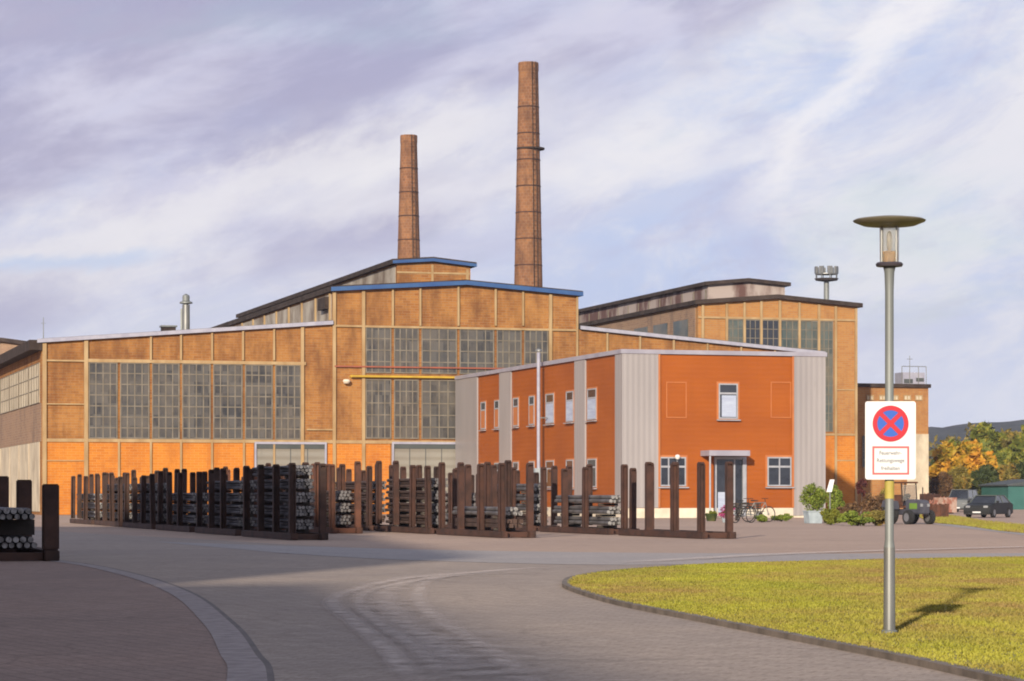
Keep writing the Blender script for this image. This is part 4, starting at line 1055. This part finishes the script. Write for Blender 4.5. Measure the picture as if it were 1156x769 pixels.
# magenta flowers in a pot
x, y = gnd(820, 590); s2 = y/F
po = thing('flower_pot', 'grey pot beside the end post of the right rack', 'planter', (x, y, 0))
MB().lathe([(.16, 0), (.22, .22), (.25, .24), (.2, .25)], n=16).build('pot', M['planter'], po, smooth=True)
fp = thing('flowering_plant', 'magenta flowering plant in the pot by the office entrance', 'flowers', (x, y, .24), 0)
foliage('flower_head', fp, (0, 0, .22), (.33, .3, .24), 1500, .035, M['flower'], 41, 20)
foliage('leaf', fp, (0, 0, .12), (.28, .26, .12), 500, .035, M['leaf_green'], 42, 12)
x, y = gnd(803, 588.5)
po = thing('flower_pot', 'dark green low pot left of the magenta flowers', 'planter', (x, y, 0))
MB().lathe([(.2, 0), (.28, .3), (.3, .33), (.25, .34)], n=16).build('pot', M['leaf_dark'], po, smooth=True)
foliage('foliage', po, (0, 0, .36), (.22, .2, .12), 500, .035, M['leaf_green'], 43, 10)

# bench and bicycle at the entrance
x, y = gnd(845, 588)
be = thing('bench', 'dark slatted bench right of the entrance door', 'bench', (x, y, 0), ROT)
m_ = MB()
for i in range(4): m_.box(-.72, .72, -.2+i*.1, -.12+i*.1, .42, .455)
m_.build('seat', M['timber'], be)
m_ = MB()
for i in range(3): m_.box(-.72, .72, .24, .27, .52+i*.11, .60+i*.11)
m_.build('backrest', M['timber'], be)
for xx in (-.55, .55): MB().box(xx-.03, xx+.03, -.18, .22, 0, .415).box(xx-.025, xx+.025, .2, .238, .3, .84).build('leg', M['dark_edge'], be)
def bicycle(px, py, label, col_, rz):
    x, y = gnd(px, py)
    t = thing('bicycle', label, 'bicycle', (x, y, 0), rz, 'bicycles by the entrance')
    for xx in (-.52, .52):
        m_ = MB(); n = 24; r = .33
        pts = [(xx+r*math.cos(2*math.pi*i/n), 0, .35+r*math.sin(2*math.pi*i/n)) for i in range(n)]
        for i in range(n): m_.tube(pts[i], pts[(i+1) % n], .022, n=6, caps=False)
        w_ = m_.build('wheel', M['tyre'], t)
        m_ = MB()
        for i in range(12): m_.tube((xx, 0, .35), (xx+.32*math.cos(.52*i), 0, .35+.32*math.sin(.52*i)), .004, n=3)
        m_.tube((xx, -.05, .35), (xx, .05, .35), .025, n=8); m_.build('spokes', M['rim'], w_)
    P = {'bb': (-.05, 0, .30), 'seat': (-.2, 0, .85), 'head': (.36, 0, .86), 'r': (-.52, 0, .35), 'f': (.52, 0, .35)}
    m_ = MB()
    for a, b_ in (('bb', 'seat'), ('bb', 'head'), ('seat', 'head'), ('r', 'bb'), ('r', 'seat'), ('f', 'head')): m_.tube(P[a], P[b_], .02, n=8)
    m_.build('frame', col_, t)
    MB().prism([(-.34, .92), (-.06, .92), (-.04, .96), (-.34, .98)], -.07, .07).build('saddle', M['tyre'], t)
    MB().tube((.36, 0, .86), (.34, 0, 1.02), .016, n=6).tube((.34, -.27, 1.04), (.34, .27, 1.04), .014, n=6).build('handlebar', M['dark_edge'], t)
    MB().tube((-.05, -.1, .30), (-.05, .1, .30), .05, n=10).box(-.18, -.1, .08, .16, .18, .2).build('crank', M['rim'], t)
bicycle(856, 589.5, 'pale framed bicycle leaning by the white plinth', M['galv'], ROT+.15)
bicycle(839, 590.5, 'dark bicycle parked in front of the bench', M['car_black'], ROT+.5)

# ------------------------------------------------------------------ VEHICLES
def wheel(t, x, y, r, w, ax='x'):
    m_ = MB()
    d = (w/2, 0, 0) if ax == 'x' else (0, w/2, 0)
    p = Vector((x, y, r))
    o = MB().tube(p-Vector(d), p+Vector(d), r, n=24).build('wheel', M['tyre'], t, bevel=.02)
    MB().tube(p-Vector(d)*1.03, p+Vector(d)*1.03, r*.6, n=16).build('rim', M['rim'], o)
def car(x, y, rz, label, prof, cab, wdt, L, mat, roofmat, wheels, name='parked_car'):
    """profile along y (front at -y); cabin inset"""
    t = thing(name, label, 'van' if 'van' in name else 'car', (x, y, 0), rz, 'vehicles parked beyond the road'); t.scale = (.86, .86, .86)
    MB().prismx(prof, -wdt/2, wdt/2).build('body', mat, t, bevel=.05, smooth=True)
    (y0, y1, y2, y3, z0, z1) = cab
    ins = .16; hw = wdt/2-.04
    vs = [(-hw, y0, z0), (hw, y0, z0), (hw, y3, z0), (-hw, y3, z0), (-hw+ins, y1, z1), (hw-ins, y1, z1), (hw-ins, y2, z1), (-hw+ins, y2, z1)]
    MB().add(vs, [(0,3,2,1), (4,5,6,7), (0,1,5,4), (1,2,6,5), (2,3,7,6), (3,0,4,7)]).build('window', M['pane_dark'], t, bevel=.02)
    MB().box(-hw+ins-.03, hw-ins+.03, y1-.06, y2+.06, z1-.012, z1+.035).build('roof', roofmat, t, bevel=.015)
    for sx in (-1, 1):
        for (ya, yb) in ((y0, y1), (y3, y2), ((y0+y3)/2, (y1+y2)/2)):
            MB().tube((sx*(hw+.005), ya, z0), (sx*(hw-ins+.01), yb, z1), .035, n=6).build('pillar', roofmat, t)
    for sx in (-1, 1):
        for yy in wheels: wheel(t, sx*(wdt/2-.07), yy, .32, .2)
        MB().box(sx*(wdt/2-.28)-.14, sx*(wdt/2-.28)+.14, -L/2-.02, -L/2+.1, .60, .75).build('headlight', M['headlight'], t, bevel=.02)
        MB().box(sx*(wdt/2+.08)-.08, sx*(wdt/2+.08)+.08, y0+.1, y0+.2, z0+.02, z0+.15).build('mirror', mat, t, bevel=.02)
    MB().box(-.45, .45, -L/2-.015, -L/2+.08, .42, .58).build('grille', M['tyre'], t)
    MB().box(-.26, .26, -L/2-.03, -L/2-.016, .3, .41).build('number_plate', M['sign_white'], t)
    MB().box(-wdt/2+.03, wdt/2-.03, -L/2-.05, -L/2+.05, .2, .29).build('bumper', M['tyre'], t, bevel=.02)
x, y = gnd(1116, 584.5)
prof = [(-2.1, .22), (-2.15, .5), (-2.05, .75), (-1.0, .92), (1.75, .95), (2.1, .85), (2.12, .3), (2.0, .22)]
car(x, y, R(-30), 'dark low car with pale roof parked beyond the grass strip', prof, (-1.1, -.45, .95, 1.7, .9, 1.36), 1.7, 4.2, M['car_black'], M['car_grey'], (-1.35, 1.3))
x, y = gnd(1087, 578)
prof = [(-2.3, .25), (-2.35, .6), (-2.2, 1.0), (-1.6, 1.15), (2.3, 1.15), (2.35, .3), (2.2, .25)]
car(x, y, R(-22), 'boxy grey van parked left of the dark car', prof, (-1.7, -1.05, 2.2, 2.28, 1.1, 1.85), 1.75, 4.6, M['car_silver'], M['car_silver'], (-1.55, 1.45), 'parked_van')
x, y = gnd(1146, 573)
prof = [(-2.1, .22), (-2.15, .5), (-2.05, .75), (-1.0, .92), (1.75, .95), (2.1, .85), (2.12, .3), (2.0, .22)]
# compact tractor behind the sign pole
x, y = gnd(1027, 592); s2 = y/F
tt = thing('compact_tractor', 'small dark tractor with lime engine side standing right of the sign pole', 'tractor', (x, y, 0), R(28))
for sx in (-.52, .52):
    wheel(tt, sx, -.62, .29, .22); wheel(tt, sx, .62, .42, .28)
MB().prismx([(-1.0, .42), (-1.02, .85), (-.9, .98), (-.05, 1.02), (-.05, .42)], -.27, .27).build('bonnet', M['machine'], tt, bevel=.04, smooth=True)
MB().box(-.285, .285, -.85, -.35, .62, .86).build('side_panel', M['hivis'], tt, bevel=.01)
MB().box(-.3, .3, -.05, .85, .38, .62).build('chassis', M['machine'], tt, bevel=.03)
for sx in (-1, 1): MB().prismx([(.15, .6), (.25, .95), (.95, .98), (1.05, .7)], sx*.52-.15, sx*.52+.15).build('mudguard', M['machine'], tt, bevel=.02)
m_ = MB()
for sx in (-.36, .36):
    m_.tube((sx, .0, .9), (sx, .08, 1.66), .03, n=6); m_.tube((sx, .85, .9), (sx, .8, 1.66), .03, n=6)
m_.build('cab_frame', M['dark_edge'], tt)
MB().box(-.42, .42, -.02, .92, 1.662, 1.73).build('cab_roof', M['rust_light'], tt, bevel=.02)
MB().box(-.33, .33, .03, .045, .98, 1.6).build('windscreen', M['lantern_glass'], tt)
MB().box(-.2, .2, .35, .75, .66, .76).box(-.2, .2, .7, .8, .76, 1.2).build('seat', M['rust_light'], tt, bevel=.02)
MB().tube((0, .05, 1.0), (0, .22, 1.12), .02, n=6).tube((0, .2, 1.1), (0, .23, 1.13), .17, n=14).build('steering_wheel', M['tyre'], tt)
for sx in (-1, 1): MB().box(sx*.17-.06, sx*.17+.06, -1.035, -1.0, .72, .84).build('headlight', M['headlight'], tt)
MB().tube((.2, -.6, .95), (.2, -.6, 1.5), .025, n=6).build('exhaust', M['dark_edge'], tt)
# scrap containers between tractor and van
for i, (px, py, w_, h_, mm, lb) in enumerate(((1056, 585, 1.0, .75, 'rust_light', 'low rusty skip between the tractor and the van'), (1067, 580, 1.0, 1.05, 'reddish', 'reddish patched container left of the grey van'), (1050, 578, .9, 1.3, 'rust', 'tall brown crate behind the rusty skip'))):
    x, y = gnd(px, py)
    sk = thing('scrap_container', lb, 'container', (x, y, 0), ROT+.2*i)
    m_ = MB(); m_.prism([(-w_/2*.8, .08), (w_/2*.8, .08), (w_/2, h_), (w_/2-.05, h_), (w_/2*.75, .14), (-w_/2*.75, .14), (-w_/2+.05, h_), (-w_/2, h_)], -.6, .6); m_.box(-w_/2*.9, w_/2*.9, -.64, -.602, .08, h_*.96); m_.box(-w_/2*.9, w_/2*.9, .602, .64, .08, h_*.96)
    m_.build('tub', M[mm], sk)
    m_ = MB()
    for q in (-.3, 0, .3): m_.box(q*w_-.03, q*w_+.03, -.68, -.642, .08, h_)
    m_.build('rib', M[mm], sk)
    rnd = random.Random(i); m_ = MB()
    for q in range(14):
        a, b_, c = rnd.uniform(-w_*.35, w_*.35), rnd.uniform(-.5, .5), h_*.8
        m_.tube((a, b_, c-.3), (a+rnd.uniform(-.3, .3), b_+rnd.uniform(-.3, .3), c+rnd.uniform(.1, .35)), .035, n=5)
    m_.build('scrap', M['reddish'], sk)
    m_ = MB().box(-w_*.3, -w_*.2, -.5, .5, 0.01, .08).box(w_*.2, w_*.3, -.5, .5, 0.01, .08); m_.build('skid', M['rust'], sk)
# white post and teal shed at far right
x, y = gnd(1129, 575)
wp = thing('marker_post', 'short white marker post behind the dark car', 'post', (x, y, 0))
MB().box(-.22, .22, -.12, .12, 0, 1.75).build('shaft', M['plinth'], wp, bevel=.03); MB().box(-.27, .27, -.17, .17, 1.752, 1.85).build('cap', M['rust_light'], wp)
xx, yy, _ = atd(1166, 540, 225)
sh = thing('teal_shed', 'low teal sheet metal shed at the right picture edge', 'shed', (xx, yy, 0), ROT)
MB().box(-2.3, 4, 0, 5, 0, 2.0).build('wall', M['teal'], sh)
MB().prism([(-2.5, 2.004), (4.2, 2.004), (4.2, 2.12), (.8, 2.6), (-2.5, 2.12)], -.2, 5.2).build('roof', M['gate_dark'], sh)
MB().box(-.8, .8, -.04, -.003, 0, 1.7).build('door', M['gate'], sh)

# ------------------------------------------------------------------ HILLS
def hill(name, d0, crest, depth, seed):
    rnd = random.Random(seed); nx = 420; ny = 14; x0, x1 = -2600, 2600; vs = []; fs = []
    ph = [rnd.random()*6.28 for _ in range(8)]
    for j in range(ny+1):
        t_ = j/ny
        for i in range(nx+1):
            x = x0+(x1-x0)*i/nx; pxx = CX+F*x/(d0+depth)
            h = crest(pxx)*(math.sin(min(1, t_)*math.pi/2)**1.2)
            h += sum(math.sin(x/(130/(k+1))+ph[k]+t_*3*(k+1))*3.0/(k+1) for k in range(5))*t_
            h += rnd.uniform(-1.6, 1.6)*t_
            vs.append((x, d0+depth*t_, h-.5))
    for j in range(ny):
        for i in range(nx):
            a = j*(nx+1)+i; fs.append((a, a+1, a+nx+2, a+nx+1))
    me = bpy.data.meshes.new(name); me.from_pydata(vs, [], fs); me.materials.append(M['hill'])
    o = bpy.data.objects.new(name, me); COL.objects.link(o); tag(o, kind='structure'); me.shade_smooth(); return o
hill('hill', 1100, lambda p: 55+12*math.tanh((p-1050)/160.) if p > 700 else max(12, 30+(p-700)*.03), 900, 2)
# distant tree belt (reads as one mass) in front of the hill
rnd = random.Random(9); vs = []; fs = []
for i in range(90):
    x = 60+rnd.random()*210; y = 420+rnd.random()*60
    leaves((x, y, 4+rnd.random()*2), (6, 5, 5+rnd.random()*2), 260, .7, rnd, vs, fs, 9)
me = bpy.data.meshes.new('far_wood'); me.from_pydata(vs, [], fs); me.materials.append(M['leaf_olive'])
o = bpy.data.objects.new('far_wood', me); COL.objects.link(o); tag(o, 'far belt of mixed woodland at the foot of the hill', 'wood', kind='stuff')

# ------------------------------------------------------------------ buildings behind the viewpoint that throw the long shadows
def backhall(name, p0, p1, H, depth, label):
    d = Vector((p1[0]-p0[0], p1[1]-p0[1])); L = d.length; rz = math.atan2(d.y, d.x)
    t = thing(name, label, 'factory hall', (p0[0], p0[1], 0), rz)
    MB().box(0, L, 0, depth, 0, H).build('wall', M['brick'], t)
    MB().box(-.1, L+.1, -.1, depth+.1, H+.003, H+.3).build('roof', M['dark_edge'], t)
    k = 2
    while k < L-4:
        w_ = MB().box(k, k+3, -.06, -.003, H*.35, H*.75).build('window', M['pane_dirty'], t); k += 4.2
kH = 1/math.tan(SUN_EL)
def occ(x, y, H): return (x-SUN_H[0]*kH*H, y-SUN_H[1]*kH*H)
H1 = 14.3
a1, a2 = occ(2.8, 4, H1), occ(-2.4, 34.5, H1)
backhall('brick_hall', a1, a2, H1-.3, 14, 'brick hall behind the viewpoint to the left')
b1, b2 = occ(-.7, 49.5, H1), occ(-7.5, 100, H1)
backhall('brick_hall', b1, b2, H1-.3, 16, 'brick hall beside the viewpoint, beyond the left picture edge')

# ------------------------------------------------------------------ HAZE
HAZE = True
if HAZE:
    hz_ = MB().box(-2900, 2900, -300, 2600, -1.5, 120).build('haze', [])if False else None
    me = bpy.data.meshes.new('haze'); mbx = MB().box(-2700, 2700, -200, 2500, -1.2, 150)
    me.from_pydata(mbx.v, [], mbx.f)
    m = bpy.data.materials.new('haze'); m.use_nodes = True; nt = m.node_tree
    nt.nodes.remove(nt.nodes['Principled BSDF'])
    pv = nt.nodes.new('ShaderNodeVolumePrincipled'); pv.inputs['Color'].default_value = (.72, .78, 1.0, 1); pv.inputs['Density'].default_value = .00016
    nt.links.new(pv.outputs[0], nt.nodes['Material Output'].inputs['Volume'])
    me.materials.append(m); o = bpy.data.objects.new('haze', me); COL.objects.link(o); tag(o, 'thin pale autumn haze in the air', 'haze', kind='stuff')

# ------------------------------------------------------------------ WORLD, SUN, CAMERA
w = bpy.data.worlds.new('World'); S.world = w; w.use_nodes = True; nt = w.node_tree
bg = nt.nodes['Background']; bg.inputs['Strength'].default_value = .09
sky = nt.nodes.new('ShaderNodeTexSky'); sky.sky_type = 'NISHITA'; sky.sun_disc = False
sky.sun_elevation = SUN_EL
sunaz = math.atan2(-SUN_H[0], -SUN_H[1])       # direction to the sun, clockwise from +Y
sky.sun_rotation = sunaz; sky.air_density = 1.1; sky.dust_density = 1.2; sky.ozone_density = 1.2
tc = nt.nodes.new('ShaderNodeTexCoord')
def N(t, **k):
    n = nt.nodes.new(t)
    for a, b_ in k.items(): setattr(n, a, b_)
    return n
def mapping(rot, scale, loc=(0,0,0)):
    m1 = N('ShaderNodeMapping'); m1.inputs['Rotation'].default_value = rot
    m2 = N('ShaderNodeMapping'); m2.inputs['Scale'].default_value = scale; m2.inputs['Location'].default_value = loc
    nt.links.new(tc.outputs['Generated'], m1.inputs[0]); nt.links.new(m1.outputs[0], m2.inputs[0]); return m2.outputs[0]
def noise(vec, scale, detail=7, rough=.55, dist=0.0, lo=.4, hi=.6, o0=0, o1=1):
    n = N('ShaderNodeTexNoise'); n.inputs['Scale'].default_value = scale; n.inputs['Detail'].default_value = detail
    n.inputs['Roughness'].default_value = rough; n.inputs['Distortion'].default_value = dist; nt.links.new(vec, n.inputs['Vector'])
    r = N('ShaderNodeMapRange'); r.interpolation_type = 'SMOOTHSTEP'
    for i, q_ in enumerate((lo, hi, o0, o1)): r.inputs[i+1].default_value = q_
    nt.links.new(n.outputs['Fac'], r.inputs[0]); return r.outputs[0]
def mixc(f, a, b_):
    m1 = N('ShaderNodeMix', data_type='RGBA')
    for s_, i in ((f, 'Factor'), (a, 6), (b_, 7)):
        if isinstance(s_, (tuple, float, int)): m1.inputs[i].default_value = (tuple(s_)+(1,)) if isinstance(s_, tuple) else s_
        else: nt.links.new(s_, m1.inputs[i])
    return m1.outputs[2]
K = 1/.09
def kc(r, g, b_): return (r*K, g*K, b_*K)
v1 = mapping((0, R(16), 0), (1, 1, 3.0), (.3, 0, .25))
v2_ = mapping((0, R(24), 0), (1, 1, 2.2), (1.7, .4, 0))
SK = .84
def kc(r, g, b_): return (r*K*SK, g*K*SK, b_*K*SK)
base = mixc(noise(v1, 4.0, 8, .55, .4, .38, .60, 0, 1), kc(.52, .61, .85), kc(.64, .66, .81))
base = mixc(noise(v1, 6.5, 10, .66, .5, .44, .64, 0, .85), base, kc(.86, .84, .87))
base = mixc(noise(v2_, 8.0, 10, .66, .6, .50, .68, 0, .6), base, kc(.52, .52, .72))
base = mixc(noise(v2_, 15.0, 10, .68, .6, .54, .72, 0, .5), base, kc(.90, .87, .89))
base = mixc(noise(v1, 34.0, 8, .7, .3, .52, .68, 0, .28), base, kc(.50, .50, .66))
# heavy purple bank, high on the left
sp = N('ShaderNodeSeparateXYZ'); nt.links.new(tc.outputs['Generated'], sp.inputs[0])
def mth(op, a, b_=None, c=None):
    m1 = N('ShaderNodeMath', operation=op)
    for i, s_ in enumerate((a, b_, c)):
        if s_ is None: continue
        if isinstance(s_, (int, float)): m1.inputs[i].default_value = s_
        else: nt.links.new(s_, m1.inputs[i])
    return m1.outputs[0]
# signed distance above a tilted line:  z - (z0 + k*x)
dist = mth('SUBTRACT', mth('SUBTRACT', sp.outputs[2], .118), mth('MULTIPLY', sp.outputs[0], .42))
nb = N('ShaderNodeTexNoise'); nb.inputs['Scale'].default_value = 9; nb.inputs['Detail'].default_value = 7; nt.links.new(v1, nb.inputs['Vector'])
dist = mth('ADD', dist, mth('MULTIPLY', mth('SUBTRACT', nb.outputs['Fac'], .5), .22))
fr = N('ShaderNodeMapRange', interpolation_type='SMOOTHSTEP'); fr.inputs[1].default_value = -.01; fr.inputs[2].default_value = .07; fr.inputs[4].default_value = .85
nt.links.new(dist, fr.inputs[0])
up = N('ShaderNodeMapRange'); up.inputs[1].default_value = .35; up.inputs[2].default_value = .7; up.inputs[3].default_value = 1; up.inputs[4].default_value = 0
nt.links.new(sp.outputs[2], up.inputs[0])
bank = mixc(noise(v1, 12, 7, .6, .3, .4, .65), kc(.38, .355, .53), kc(.63, .61, .76))
base = mixc(mth('MULTIPLY', fr.outputs[0], up.outputs[0]), base, bank)
# bright streaks: tilted lines in direction space
def streak(x0, z0, x1, z1, wd, amp, nz):
    L = math.hypot(x1-x0, z1-z0); tx, tz = (x1-x0)/L, (z1-z0)/L
    along = mth('ADD', mth('MULTIPLY', mth('SUBTRACT', sp.outputs[0], x0), tx), mth('MULTIPLY', mth('SUBTRACT', sp.outputs[2], z0), tz))
    acr = mth('ADD', mth('MULTIPLY', mth('SUBTRACT', sp.outputs[0], x0), -tz), mth('MULTIPLY', mth('SUBTRACT', sp.outputs[2], z0), tx))
    acr = mth('ABSOLUTE', mth('ADD', acr, mth('MULTIPLY', mth('SUBTRACT', nz, .5), wd*4)))
    r = N('ShaderNodeMapRange', interpolation_type='SMOOTHSTEP'); r.inputs[1].default_value = 0; r.inputs[2].default_value = wd; r.inputs[3].default_value = amp; r.inputs[4].default_value = 0
    nt.links.new(acr, r.inputs[0])
    mid = mth('ABSOLUTE', mth('SUBTRACT', along, L/2))
    e = N('ShaderNodeMapRange', interpolation_type='SMOOTHSTEP'); e.inputs[1].default_value = L*.3; e.inputs[2].default_value = L*.62; e.inputs[3].default_value = 1; e.inputs[4].default_value = 0
    nt.links.new(mid, e.inputs[0]); front = mth('GREATER_THAN', sp.outputs[1], 0)
    return mth('MULTIPLY', mth('MULTIPLY', r.outputs[0], e.outputs[0]), front)
nb2 = N('ShaderNodeTexNoise'); nb2.inputs['Scale'].default_value = 16; nb2.inputs['Detail'].default_value = 10; nb2.inputs['Roughness'].default_value = .65; nt.links.new(v2_, nb2.inputs['Vector'])
base = mixc(streak(.165, .20, .085, .105, .013, .75, nb2.outputs['Fac']), base, kc(.95, .92, .93))
base = mixc(streak(-.21, .080, .02, .150, .022, .7, nb2.outputs['Fac']), base, kc(.90, .87, .88))
base = mixc(streak(-.10, .100, .12, .135, .014, .5, nb2.outputs['Fac']), base, kc(.92, .89, .90))
base = mixc(streak(-.2, .083, -.13, .090, .005, .5, nb2.outputs['Fac']), base, kc(.42, .58, .86))
lowz = N('ShaderNodeMapRange', interpolation_type='SMOOTHSTEP'); lowz.inputs[1].default_value = .02; lowz.inputs[2].default_value = .085; lowz.inputs[3].default_value = .55; lowz.inputs[4].default_value = 0
nt.links.new(sp.outputs[2], lowz.inputs[0])
base = mixc(lowz.outputs[0], base, kc(.68, .74, .90))
# cover fraction over the clear sky
cov = noise(v1, 5.0, 8, .6, .4, .28, .46, .6, .97)
fz = N('ShaderNodeMapRange', interpolation_type='SMOOTHSTEP'); fz.inputs[1].default_value = .22; fz.inputs[2].default_value = .55; fz.inputs[3].default_value = 1; fz.inputs[4].default_value = .5
nt.links.new(sp.outputs[2], fz.inputs[0]); cov = mth('MULTIPLY', cov, fz.outputs[0])
# thinner cloud towards the zenith and away from the view
fin = mixc(cov, sky.outputs[0], base)
nt.links.new(fin, bg.inputs['Color'])

sl = bpy.data.lights.new('sun', 'SUN'); sl.energy = 4.8; sl.angle = R(1.3); sl.color = (1.0, .88, .72)
so = bpy.data.objects.new('sun', sl); COL.objects.link(so)
dirv = Vector((SUN_H[0]*math.cos(SUN_EL), SUN_H[1]*math.cos(SUN_EL), -math.sin(SUN_EL)))
so.rotation_euler = dirv.to_track_quat('-Z', 'Y').to_euler()

cam = bpy.data.cameras.new('camera'); co = bpy.data.objects.new('camera', cam); COL.objects.link(co)
co.location = (0, 0, EYE); co.rotation_euler = (math.pi/2, 0, 0)
cam.sensor_width = 36; cam.lens = 36*F/1156; cam.shift_y = (HY-384.5)/1156
cam.clip_end = 9000; cam.clip_start = .1
S.camera = co
S.render.engine = 'CYCLES'
S.view_settings.view_transform = 'Standard'; S.view_settings.look = 'None'; S.view_settings.exposure = 0.32; S.view_settings.gamma = 1
S.cycles.volume_bounces = 0
S.cycles.filter_width = 1.9
